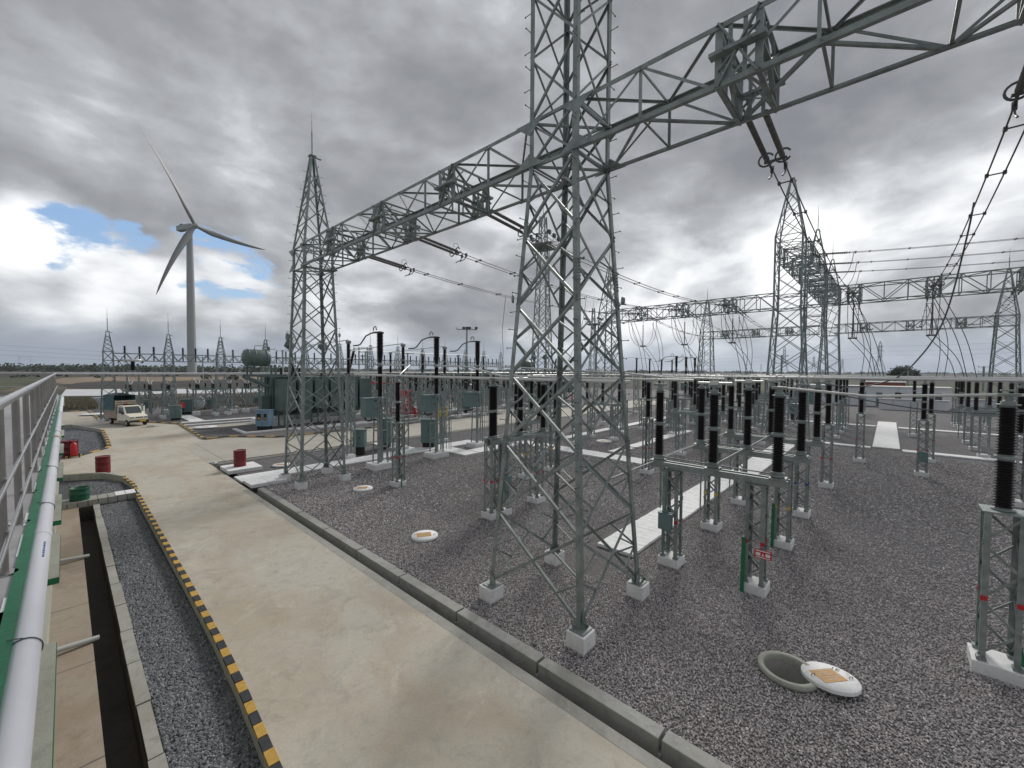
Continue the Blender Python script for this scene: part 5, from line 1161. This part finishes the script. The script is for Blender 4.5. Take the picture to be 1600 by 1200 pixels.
# ---------------------------------------------------------------- masts
def light_mast(label, loc, h, ring_z, w=1.6, group='lighting masts'):
    t = thing('lighting_mast', label, 'light mast', loc, R(15), group); mb = MB(); cs = [(-1, -1), (1, -1), (1, 1), (-1, 1)]
    def P_(i, z): f = 1 - .75 * z / h; return Vector((cs[i][0] * w / 2 * f, cs[i][1] * w / 2 * f, z))
    n = int(h / 1.5)
    for i in range(4):
        mb.bar(P_(i, 0), P_(i, h), .11)
        for k in range(n):
            a, b = h * k / n, h * (k + 1) / n; mb.bar(P_(i, a), P_((i + 1) % 4, b), .06); mb.bar(P_((i + 1) % 4, a), P_(i, b), .06)
    mk('lattice', mb, STEELF, t)
    mb = MB(); mb.cbox((0, 0, ring_z), (3.4, 2.6, .12))
    for z in (.5, 1.0):
        for a, b in (((-1.7, -1.3), (1.7, -1.3)), ((1.7, -1.3), (1.7, 1.3)), ((1.7, 1.3), (-1.7, 1.3)), ((-1.7, 1.3), (-1.7, -1.3))): mb.bar((*a, ring_z + z), (*b, ring_z + z), .05)
    for x in (-1.7, 0, 1.7):
        for y in (-1.3, 1.3): mb.bar((x, y, ring_z), (x, y, ring_z + 1.0), .05)
    mk('platform', mb, STEELF, t)
    for x, y in ((-1.5, -1.3), (0, -1.3), (1.5, -1.3), (-1.5, 1.3), (1.5, 1.3), (0, 1.3)):
        mb = MB(); mb.cbox((x, y * 1.1, ring_z + 1.15), (.5, .3, .4)); mk('floodlight', mb, LAMPG, t)
    mb = MB(); x = w / 2 + .4
    for k in range(int(ring_z / .5)): mb.bar((x, -.2, k * .5), (x, .2, k * .5), .04)
    mb.bar((x, -.2, 0), (x, -.2, ring_z), .06); mb.bar((x, .2, 0), (x, .2, ring_z), .06); mk('ladder', mb, STEELF, t)
    mb = MB(); mb.cyl((0, 0, h), (0, 0, h + 2.5), .04, 6, .01); mk('lightning_rod', mb, STEELF, t); return t
light_mast('tall lattice lighting mast with railed platform behind the left half of the huge tower', (39.3, 31.1, 0), 24, 20.4, 2.4)
light_mast('small far lighting mast with platform seen through the middle of the huge tower', (77, 47, 0), 19, 15.5, 1.8)
t = thing('floodlight_pole', 'slender pole with a cross arm of floodlights on a lattice base', 'light mast', (43.6, 49.8, 0), R(-45))
mb = MB()
for k in range(4):
    a = math.pi / 4 + k * math.pi / 2; mb.bar((.9 * math.cos(a), .9 * math.sin(a), 0), (.1 * math.cos(a), .1 * math.sin(a), 7.4), .09)
for z in range(1, 7):
    r_ = .9 - .8 * z / 7.4
    for k in range(4):
        a = math.pi / 4 + k * math.pi / 2; b = a + math.pi / 2; mb.bar((r_ * math.cos(a), r_ * math.sin(a), z), ((r_ - .1) * math.cos(b), (r_ - .1) * math.sin(b), z + 1), .05)
mk('lattice_base', mb, STEELF, t); mb = MB(); mb.cyl((0, 0, 5), (0, 0, 12.0), .16, 10, .12); mk('pole', mb, STEELF, t)
mb = MB(); mb.bar((-1.6, 0, 12), (1.6, 0, 12), .12); mb.bar((-1.6, 0, 12), (-1.75, 0, 12.4), .1); mk('cross_arm', mb, STEELF, t)
for x in (-.5, 0, .45, 1.5): mb = MB(); mb.cbox((x, 0, 12.25), (.42, .4, .32)); mk('floodlight', mb, LAMPG, t)

# ---------------------------------------------------------------- wind turbines
def dirpos(px, dist, z=0):
    d = ray(px, 580); d.z = 0; d.normalize(); dd = dist / (d.dot(Vector((math.sin(YAW), math.cos(YAW), 0)))); return (d.x * dd, d.y * dd, z)
def turbine(label, px, depth, hub, bl, angs, yaw, group='wind turbines', n=24):
    t = thing('wind_turbine', label, 'wind turbine', dirpos(px, depth, -2), 0, group); k = bl / 68
    mb = MB(); mb.lathe([(3.0 * k, 0), (2.9 * k, hub * .3), (2.5 * k, hub * .65), (1.9 * k, hub - 1.6)], 32); mk('tower', mb, TURB, t)
    f = Vector((math.cos(yaw), math.sin(yaw), .08)).normalized(); s_ = f.cross(Vector((0, 0, 1))).normalized(); u_ = s_.cross(f)
    mb = MB(); c = Vector((0, 0, hub))
    ring = []
    for dist, hw_, z0, z1 in ((-11, 1.7, -1.9, 1.6), (-10.6, 1.9, -2.1, 1.9), (0, 2.0, -2.1, 2.0), (3.2, 1.8, -1.9, 1.7), (4.0, 1.4, -1.3, 1.3)):
        ring.append([c + f * dist * k + s_ * a * k + u_ * b * k for a, b in ((-hw_, z0), (hw_, z0), (hw_, z1), (-hw_, z1))])
    vs = sum(ring, []); fs = [(0, 1, 2, 3), (16, 17, 18, 19)]
    for i in range(4):
        for j in range(4): fs.append((i * 4 + j, i * 4 + (j + 1) % 4, i * 4 + 4 + (j + 1) % 4, i * 4 + 4 + j))
    mb.add(vs, fs); mk('nacelle', mb, TURB, t, bevel=.3 * k)
    mb = MB(); mb.bar(c + f * -9 * k + u_ * 2 * k, c + f * -6 * k + u_ * 3.2 * k, 2.2 * k, .5 * k); mk('cooler', mb, TRFD, t)
    hc = c + f * 5.6 * k; mb = MB(); mb.lathe([(1.9 * k, -1.8 * k), (2.2 * k, 0), (1.9 * k, 1.4 * k), (1.1 * k, 2.4 * k), (.1 * k, 2.8 * k)], 20, hc, f); mk('hub', mb, TURB, t)
    for a in angs:
        r_ = math.cos(a) * s_ + math.sin(a) * u_; tg = f.cross(r_); mb = MB(); vs = []
        prof = [(0, 1.1, 1.1, 0), (.04, 1.1, 1.1, 0), (.12, 1.7, .9, .25), (.2, 2.1, .62, .5), (.35, 1.75, .42, .75), (.5, 1.4, .3, .95), (.65, 1.1, .22, 1.1), (.8, .8, .15, 1.2), (.92, .5, .1, 1.28), (1, .08, .04, 1.3)]
        m_ = 10
        for tt, chd, th, tw in prof:
            cc = hc + r_ * (tt * bl) + tg * (k * 7.5 * tt ** 2)
            e1 = (tg * math.cos(tw * .3) + f * math.sin(tw * .3)) * chd * 1.2 * k; e2 = (f * math.cos(tw * .3) - tg * math.sin(tw * .3)) * th * k
            for j in range(m_): q = 2 * math.pi * j / m_; vs.append(cc + e1 * math.cos(q) + e2 * math.sin(q))
        fs = [(i * m_ + j, i * m_ + (j + 1) % m_, (i + 1) * m_ + (j + 1) % m_, (i + 1) * m_ + j) for i in range(len(prof) - 1) for j in range(m_)]
        mb.add(vs, fs, True); mk('blade', mb, BLADE, t)
    return t
wt_ = turbine('large white three bladed wind turbine standing in the fields left of the long rod tower', 301, 380, 137.2, 80, [R(60 + 4.5), R(180 + 5.5), R(300 + 5.5)], R(-60))
wt_.location = (80.6, 476.6, -2)
turbine('tiny hazy wind turbine on the left horizon, left of its twin', 31, 5200, 130, 75, [R(70), R(190), R(310)], R(-70), group='tiny wind turbines on the horizon')
turbine('tiny hazy wind turbine on the left horizon, right of its twin', 48, 5600, 130, 75, [R(95), R(215), R(335)], R(-70), group='tiny wind turbines on the horizon')

# ---------------------------------------------------------------- pylons, poles, far wires
def pylon(label, px, depth, h=38, group='far transmission pylons', w=.24):
    t = thing('transmission_pylon', label, 'pylon', dirpos(px, depth, -1), R(20), group); mb = MB(); cs = [(-1, -1), (1, -1), (1, 1), (-1, 1)]
    def hw(z): f = z / h; return 5.6 * (1 - f / .55 * .8) if f < .55 else (1.05 if f < .9 else 1.05 * (1 - f) / .1 + .05)
    zs = [h * q for q in (0, .15, .3, .43, .55, .63, .71, .8, .9, 1.0)]
    for i in range(4):
        for a, b in zip(zs, zs[1:]):
            p = lambda k, z: Vector((cs[k % 4][0] * hw(z), cs[k % 4][1] * hw(z), z))
            mb.bar(p(i, a), p(i, b), w); mb.bar(p(i, a), p(i + 1, b), w * .55); mb.bar(p(i + 1, a), p(i, b), w * .55)
    mk('lattice', mb, STEELF, t)
    for z, l in ((.62, 6), (.74, 7.5), (.86, 5.5)):
        mb = MB()
        for s_ in (-1, 1): mb.bar((s_, 0, z * h), (s_ * l, 0, z * h + .4), w); mb.bar((s_, 0, z * h + 1.6), (s_ * l, 0, z * h + .4), w * .6); mb.bar((s_ * l, 0, z * h), (s_ * l, 0, z * h - 2.2), w * .6)
        mk('crossarm', mb, STEELF, t)
    return t
for lab, px, dp, h in (('largest far pylon, standing between the hanging loops left of the round tree', 1374, 420, 39), ('far pylon seen between the first two tall far towers', 1225, 520, 40), ('small far pylon just right of the tall towers', 1316, 900, 38),
        ('small far pylon seen through the tall towers, lower left', 1271, 760, 38), ('tiny far pylon left of the tall towers', 1189, 1500, 38), ('tiny far pylon among the small towers left of the huge tower', 497, 1300, 40)): pylon(lab, px, dp, h)
def hpole(label, px, depth, h=9, group='wooden line poles'):
    t = thing('line_pole', label, 'utility pole', dirpos(px, depth, 0), -YAW, group); mb = MB(); mb.bar((0, 0, -1), (0, 0, h), .35); mk('pole', mb, STEELF, t)
    for z in (h * .98, h * .78): mb = MB(); mb.bar((-1.8, 0, z), (1.8, 0, z), .14); [mb.cyl((x, 0, z), (x, 0, z + .35), .09, 6) for x in (-1.7, 0, 1.7)]; mk('crossarm', mb, STEELF, t)
for i, (px, dp, h) in enumerate(((317, 180, 10.5), (338, 190, 9.5), (442, 120, 11), (421, 120, 11.4), (561, 130, 12.5), (571, 130, 11.2), (574, 120, 12), (637, 120, 10.5), (1221, 120, 10.5), (1537, 130, 7.8), (1419, 150, 7.5))):
    hpole('%s from the left of the far line poles with cross arms' % ORD[i], px, dp, h)
def farwire(label, a, b, sag, r=.05):
    mb = MB(); pts = cat(a, b, sag, 30); o0 = pts[0].copy(); mb.tube([p - o0 for p in pts], r, 4, False); tag(mk('far_wire', mb, WIRE, loc=o0), label, 'power line', 'far power lines')
k = 0
for z in (20, 24, 29):
    k += 1
    farwire('%s lowest far power line crossing behind the right hand towers' % ORD[k - 1], dirpos(1374, 420, z + 4), dirpos(1374 + 700, 240, z + 14), 5)
    farwire('%s lowest far power line running between the far pylons' % ORD[k - 1], dirpos(1374, 420, z + 2), dirpos(1000, 700, z), 6)
for i, z in enumerate((20, 27, 34)): farwire('%s lowest far power line over the left horizon' % ORD[i], dirpos(-150, 500, z + 6), dirpos(500, 1300, z + 4), 8, .12)

# ---------------------------------------------------------------- vegetation
def leafcloud(mb, c, rx, ry, rz_, n, s, rnd):
    for _ in range(n):
        while True:
            p = Vector((rnd.uniform(-1, 1), rnd.uniform(-1, 1), rnd.uniform(-1, 1)))
            if .25 < p.length < 1: break
        q = Vector((c[0] + p.x * rx, c[1] + p.y * ry, c[2] + p.z * rz_)); a = Vector((rnd.gauss(0, 1), rnd.gauss(0, 1), rnd.gauss(0, 1))).normalized(); b = a.orthogonal().normalized(); c2 = a.cross(b); ss = s * rnd.uniform(.6, 1.4)
        mb.add([q + b * ss, q + c2 * ss * .7, q - b * ss, q - c2 * ss * .7], [(0, 1, 2, 3)])
def tree(label, px, depth, h, w, n=60, seed=1, group=None, leaf=.5):
    rnd = random.Random(seed); t = thing('tree', label, 'tree', dirpos(px, depth, -.5), 0, group); mb = MB(); mb.cyl((0, 0, 0), (0, 0, h * .5), h * .04, 8, h * .02)
    for k in range(6): a = k * 1.05; mb.cyl((0, 0, h * .3), (math.cos(a) * w * .3, math.sin(a) * w * .3, h * .7), h * .015, 5, h * .006)
    mk('trunk', mb, BARK, t); mb = MB()
    for k in range(n):
        a = rnd.uniform(0, 6.28); r_ = w / 2 * math.sqrt(rnd.random()) * .85; zt = h * (.95 - .45 * (2 * r_ / w) ** 2); z = rnd.uniform(h * .25, zt); s_ = w * rnd.uniform(.07, .13); leafcloud(mb, (math.cos(a) * r_, math.sin(a) * r_, z), s_, s_, s_ * .75, 45, leaf, rnd)
    mk('crown', mb, LEAF, t); return t
tree('dark round tree on the horizon behind the right hand bus tubes', 1412, 210, 10.8, 13, 110, 3, leaf=.30)
def wood(name, x0, x1, d0, d1, n, h, seed, leaf=1.6):
    rnd = random.Random(seed); mb = MB()
    for _ in range(n):
        p = dirpos(rnd.uniform(x0, x1), rnd.uniform(d0, d1)); hh = h * rnd.uniform(.5, 1.15) * (1.5 if rnd.random() < .06 else 1)
        leafcloud(mb, (p[0], p[1], hh * .45), hh * rnd.uniform(.8, 1.8), hh * rnd.uniform(.8, 1.8), hh * .55, 40, leaf, rnd)
    o = mk(name, mb, LEAF); o['kind'] = 'stuff'; return o
wood('far_woodland', -250, 460, 520, 900, 330, 10.5, 5)
wood('far_woodland', 380, 1100, 1500, 2600, 420, 10, 6, 3)
wood('far_woodland', 1000, 1750, 2000, 3600, 360, 11, 7, 4)
wood('scrub', -100, 900, 200, 420, 90, 1.6, 8, .5)
def tuft(name, x0, x1, y0, y1, n, h, seed, m=None):
    rnd = random.Random(seed); mb = MB()
    for _ in range(n):
        x, y = rnd.uniform(x0, x1), rnd.uniform(y0, y1); a = rnd.uniform(0, 6.28); hh = h * rnd.uniform(.4, 1.2); l = rnd.uniform(-.3, .3); w = .04
        mb.add([(x - math.cos(a) * w, y - math.sin(a) * w, -.15), (x + math.cos(a) * w, y + math.sin(a) * w, -.15), (x + l, y + l * .6, hh)], [(0, 1, 2)])
    o = mk(name, mb, m or GRASS); o['kind'] = 'stuff'
tuft('dry_grass', -1.0, 3.2, 80, 104, 4200, .65, 4); tuft('dry_grass', 8, 40, 74, 100, 6000, .8, 9); tuft('dry_grass', 10, 40, 67.5, 72, 2500, .7, 10)

# ---------------------------------------------------------------- white buildings on the right, far sheds
def block(label, x0, x1, y0, y1, h, m=WALLW, name='white_building', feats=True):
    t = thing(name, label, 'building', ((x0 + x1) / 2, (y0 + y1) / 2, 0)); a, b = (x1 - x0) / 2, (y1 - y0) / 2
    mb = MB(); mb.box(-a, a, -b, b, -.2, h); mk('wall', mb, m, t); mb = MB(); mb.box(-a - .15, a + .15, -b - .15, b + .15, h + .001, h + .14); mk('roof', mb, PALE, t)
    if b > 3:
        mb = MB(); y = -b + .4
        while y < b: mb.box(-a - .02, -a - .002, y, y + .05, 0, h); y += .9
        mk('panel_ribs', mb, m, t)['kind'] = 'stuff'
    if feats:
        k = 0; y = -b + 1.0
        while y < b - 1.2:
            mb = MB(); mb.box(-a - .05, -a - .002, y, y + .75, .05 if k % 2 else h * .36, h * .75 if k % 2 == 0 else h * .72); mk('door' if k % 2 else 'window', mb, GLASSD if k % 2 == 0 else CABG, t); y += 2.3; k += 1
        for y in (-b * .5, b * .45): mb = MB(); mb.box(-a - .3, -a - .002, y, y + .6, h * .74, h * .84); mk('air_conditioner', mb, WALLW, t)
    return t
block('long white low building far right behind the broad white path', 92, 98, -7.2, 13.5, 3.15)
block('lower white annex wall in front of the long white building', 84.5, 85, -6.4, 1.0, 1.5, feats=False)
block('white boundary wall section right of the long white building', 83, 83.4, -14.5, -7.4, 1.9, feats=False)
block('shed with rusty red roof behind the white building', 112, 120, -2.5, 3.5, 3.6, ROOFR, 'rusty_shed', False)
block('bluish equipment shed at the far right beyond the disconnectors', 96, 99, -22, -14, 2.3, CABB, 'equipment_shed', False)
for i, (x, y) in enumerate(((60, 66), (45, 70), (72, 62))): block('%s pale hut beyond the low gantry row' % ('middle', 'left', 'right')[i], x, x + 4, y, y + 6, 2.2, PALE, 'hut', False)
t = thing('cable_drum', 'pale cable drum lying beyond the small towers at left', 'cable drum', (12.8, 68.5, 0), R(30)); mb = MB(); mb.cyl((-.6, 0, .9), (.6, 0, .9), .5, 20); mb.cyl((-.75, 0, .9), (-.6, 0, .9), .9, 24); mb.cyl((.6, 0, .9), (.75, 0, .9), .9, 24); mk('reel', mb, PALE, t)

# ---------------------------------------------------------------- pickup truck
def truck(loc, rz):
    t = thing('pickup_truck', 'cream pickup truck with slatted cargo box and teal tarpaulin, driver door open', 'truck', loc, rz)   # front faces -Y
    prof = [(-2.05, .42), (-2.1, .62), (-2.05, .86), (-1.82, .98), (-1.15, 1.10), (-.55, 1.78), (-.35, 1.84), (.62, 1.84), (.66, 1.7), (.66, .42)]
    mb = MB(); n = len(prof); w = .78
    def pw(y, z): return w - (.10 if z > 1.2 else 0) - (.06 if y < -1.9 else 0)
    vs = [(-pw(y, z), y, z) for y, z in prof] + [(pw(y, z), y, z) for y, z in prof]
    mb.add(vs, [tuple(range(n)), tuple(range(2 * n - 1, n - 1, -1))] + [(i, (i + 1) % n, (i + 1) % n + n, i + n) for i in range(n)]); body = mk('cab', mb, CREAM, t, bevel=.05)
    mb = MB(); mb.add([(-.62, -1.135, 1.155), (.62, -1.135, 1.155), (.58, -.60, 1.75), (-.58, -.60, 1.75)], [(0, 1, 2, 3)]); mk('windscreen', mb, GLASSD, t)
    for s_ in (-1, 1): mb = MB(); mb.add([(s_ * .775, -.95, 1.14), (s_ * .765, .25, 1.14), (s_ * .70, .25, 1.68), (s_ * .70, -.55, 1.68)], [(0, 1, 2, 3)]); mb.v = [(x + s_ * .02, y, z) for x, y, z in mb.v]; mk('side_window', mb, GLASSD, t)
    for s_ in (-1, 1): mb = MB(); mb.cbox((s_ * .56, -2.06, .80), (.30, .10, .17)); mk('headlight', mb, CHROME, t, bevel=.02)
    mb = MB()
    for k in range(4): mb.cbox((-.24 + k * .16, -2.09, .82), (.11, .04, .10))
    mk('grille', mb, BLACK, t); mb = MB(); mb.box(-.80, .80, -2.18, -2.02, .38, .54); mk('bumper', mb, BLACK, t, bevel=.03)
    mb = MB(); mb.box(-.02, .50, -2.205, -2.185, .40, .56); mk('number_plate', mb, YELP, t)
    mb = MB(); mb.add([(.80, -1.0, .45), (1.22, -.2, .45), (1.22, -.2, 1.75), (.80, -1.0, 1.72)], [(0, 1, 2, 3)]); mb.v += [(x + .04, y + .04, z) for x, y, z in mb.v[:4]]; mb.f += [(7, 6, 5, 4), (0, 1, 5, 4), (1, 2, 6, 5), (2, 3, 7, 6), (3, 0, 4, 7)]; mb.m += [0] * 5; mb.s += [False] * 5
    mk('open_door', mb, CREAM, t); mb = MB(); mb.cbox((-.92, -1.05, 1.2), (.16, .06, .24)); mk('mirror', mb, BLACK, t)
    mb = MB(); mb.box(-.62, .62, -.35, -.3, 1.86, 1.93); mb.box(-.62, .62, .35, .4, 1.86, 1.93); mk('roof_rack', mb, BLACK, t); mb = MB(); mb.box(-.58, -.2, -.36, -.30, 1.93, 2.02); mk('roof_lamp', mb, RED, t)
    mb = MB(); mb.box(-.85, .85, .75, 3.1, .62, .70)
    for s_ in (-1, 1):
        for k in range(9): y = .78 + k * .285; mb.box(s_ * .85 - .03, s_ * .85 + .03, y, y + .05, .70, 1.45)
        for z in (.75, .98, 1.21, 1.40): mb.box(s_ * .84 - .015, s_ * .84 + .015, .76, 3.1, z, z + .17)
    for z in (.75, .98, 1.21, 1.44, 1.67, 1.90, 2.1): mb.box(-.84, .84, .75, .79, z, z + .16)
    for x in (-.84, -.3, .3, .80): mb.box(x, x + .05, .71, .75, .7, 2.3)
    mk('cargo_box', mb, WOOD, t)
    mb = MB(); mb.mi = 0; mb.box(-.90, -.875, .85, 3.15, 1.35, 2.75); mb.box(.875, .90, .85, 3.15, 1.35, 2.75); mb.box(-.9, .9, 3.12, 3.16, .9, 2.75)
    mb.mi = 1; mb.add([(-.93, 1.1, 2.72), (.93, 1.1, 2.72), (.93, 3.2, 2.74), (-.93, 3.2, 2.74), (-.1, 1.15, 2.98), (.1, 3.15, 2.93)], [(0, 4, 5, 3), (1, 2, 5, 4), (0, 1, 4), (2, 3, 5), (0, 3, 2, 1)]); mk('tarpaulin', mb, [TARP, TARPD], t)
    for sx in (-1, 1):
        for y in (-1.45, 1.95):
            mb = MB(); mb.cyl((sx * .62, y, .29), (sx * .80, y, .29), .29, 20); wh = mk('wheel', mb, BLACK, t); mb = MB(); mb.cyl((sx * .79, y, .29), (sx * .812, y, .29), .16, 14); mk('rim', mb, CHROME, wh)
    mb = MB(); mb.box(-.5, .5, -1.6, 3.0, .36, .60); mk('chassis', mb, BLACK, t); return t
tk = truck((4.1, 54.3, 0), R(16)); tk.scale = (.93, .96, 1.03); tk.location.x += .12
mb = MB(); 
for k in range(5): mb.lathe([(.12, 0), (.16, .06), (.10, .13), (.02, .16)], 7, (random.uniform(-.35, .35), random.uniform(-.2, .2), 0))
mb.box(-.6, .6, -.2, .2, 0, .03); tag(mk('rubble_heap', mb, CONC, loc=(5.4, 50.8, .0)), 'little heap of pale rubble on the road in front of the truck', 'rubble')

# ---------------------------------------------------------------- people
def person(label, loc, rz, top, legs=DARKC, lean=0.0, arm=.3):
    t = thing('person', label, 'person', loc, rz, 'workers in the yard')
    V_ = [(0, 0, .95), (0, lean * .3, 1.15), (0, lean * .7, 1.38), (0, lean * .85, 1.5), (0, lean, 1.58), (0, lean, 1.72), (.10, 0, .88), (.12, -.03, .5), (.12, .02, .08), (.12, -.14, .04), (-.10, 0, .88), (-.13, .05, .5), (-.14, .12, .08), (-.14, -.04, .04),
          (.19, lean * .7, 1.42), (.26, lean - .02, 1.15), (.24, lean - arm, 1.0), (.23, lean - arm - .09, .97), (-.19, lean * .7, 1.42), (-.27, lean, 1.14), (-.26, lean - .12, .92), (-.25, lean - .16, .84)]
    E_ = [(0, 1), (1, 2), (2, 3), (3, 4), (4, 5), (0, 6), (6, 7), (7, 8), (8, 9), (0, 10), (10, 11), (11, 12), (12, 13), (2, 14), (14, 15), (15, 16), (16, 17), (2, 18), (18, 19), (19, 20), (20, 21)]
    Rr = [.16, .15, .17, .07, .085, .09, .10, .07, .05, .045, .10, .07, .05, .045, .07, .05, .038, .03, .07, .05, .038, .03]
    me = bpy.data.meshes.new('body'); me.from_pydata(V_, E_, []); o = bpy.data.objects.new('body', me); COL.objects.link(o)
    sk = o.modifiers.new('skin', 'SKIN'); 
    for i, v in enumerate(me.skin_vertices[0].data): v.radius = (Rr[i], Rr[i] * .75); v.use_root = i == 0
    o.modifiers.new('sub', 'SUBSURF').levels = 1; bpy.context.view_layer.update()
    dg = bpy.context.evaluated_depsgraph_get(); m2 = bpy.data.meshes.new_from_object(o.evaluated_get(dg)); bpy.data.objects.remove(o)
    m2.materials.clear()
    for q in (top, legs, SKIN, DARKC): m2.materials.append(q)
    for p in m2.polygons:
        z = p.center.z; x = abs(p.center.x); p.use_smooth = True
        p.material_index = 2 if (1.49 < z < 1.66 or (x > .2 and z < 1.03)) else (3 if z >= 1.66 or z < .09 else (1 if z < .95 else 0))
    b = bpy.data.objects.new('body', m2); COL.objects.link(b); b.parent = t; return t
person('worker in a red vest standing behind the green kiosk', (9.2, 60.2, 0), R(180), CLOTH1, lean=-.05)
person('person in a pink shirt walking near the far trench covers', (43.3, 52.9, 0), R(30), CLOTH3)
person('person in dark blue leaning over at the far trench covers', (41.2, 53.6, 0), R(-60), CLOTH2, lean=-.25)
person('person in a lime vest left of the one in dark blue', (38.6, 52.2, 0), R(120), CLOTH4)
person('worker in a red vest seen through the right half of the huge tower', (56, 38.0, 0), R(200), CLOTH1)
person('person in pink seen at the right leg of the huge tower', (68, 30.5, 0), R(90), CLOTH3)

# ---------------------------------------------------------------- air
hb = MB(); hb.box(-8500, 8500, -8500, 8500, -3, 232); hz = mk('haze', hb, []); hz['kind'] = 'stuff'
hm = bpy.data.materials.new('haze_air'); hm.use_nodes = True; ht = hm.node_tree; ht.nodes.clear()
ho = ht.nodes.new('ShaderNodeOutputMaterial'); hv = ht.nodes.new('ShaderNodeVolumePrincipled'); hv.inputs['Color'].default_value = (.80, .87, .97, 1); hv.inputs['Density'].default_value = .00012; hv.inputs['Anisotropy'].default_value = .2
ht.links.new(hv.outputs[0], ho.inputs['Volume']); hz.data.materials.append(hm)

rk = random.Random(12)
for i, (x, y, r_) in enumerate(((6.35, 6.9, .07), (6.42, 6.2, .06), (6.3, 5.1, .05), (6.5, 12.9, .06))):
    mb = MB(); n = 8; mb.lathe([(r_ * .5 * rk.uniform(.8, 1.2), 0), (r_ * rk.uniform(.9, 1.1), r_ * .3), (r_ * .9, r_ * .6), (r_ * .4, r_ * .9)], 7, smooth=False)
    tag(mk('loose_rock', mb, STN2, loc=(x, y, -.02), rz=rk.uniform(0, 3)), ('dark rock lying by the trench wall left of the nearest footing', 'smaller dark rock beside the rock left of the nearest footing', 'rock by the trench wall closest to the camera', 'rock by the trench wall level with the white round lid')[i], 'rock')
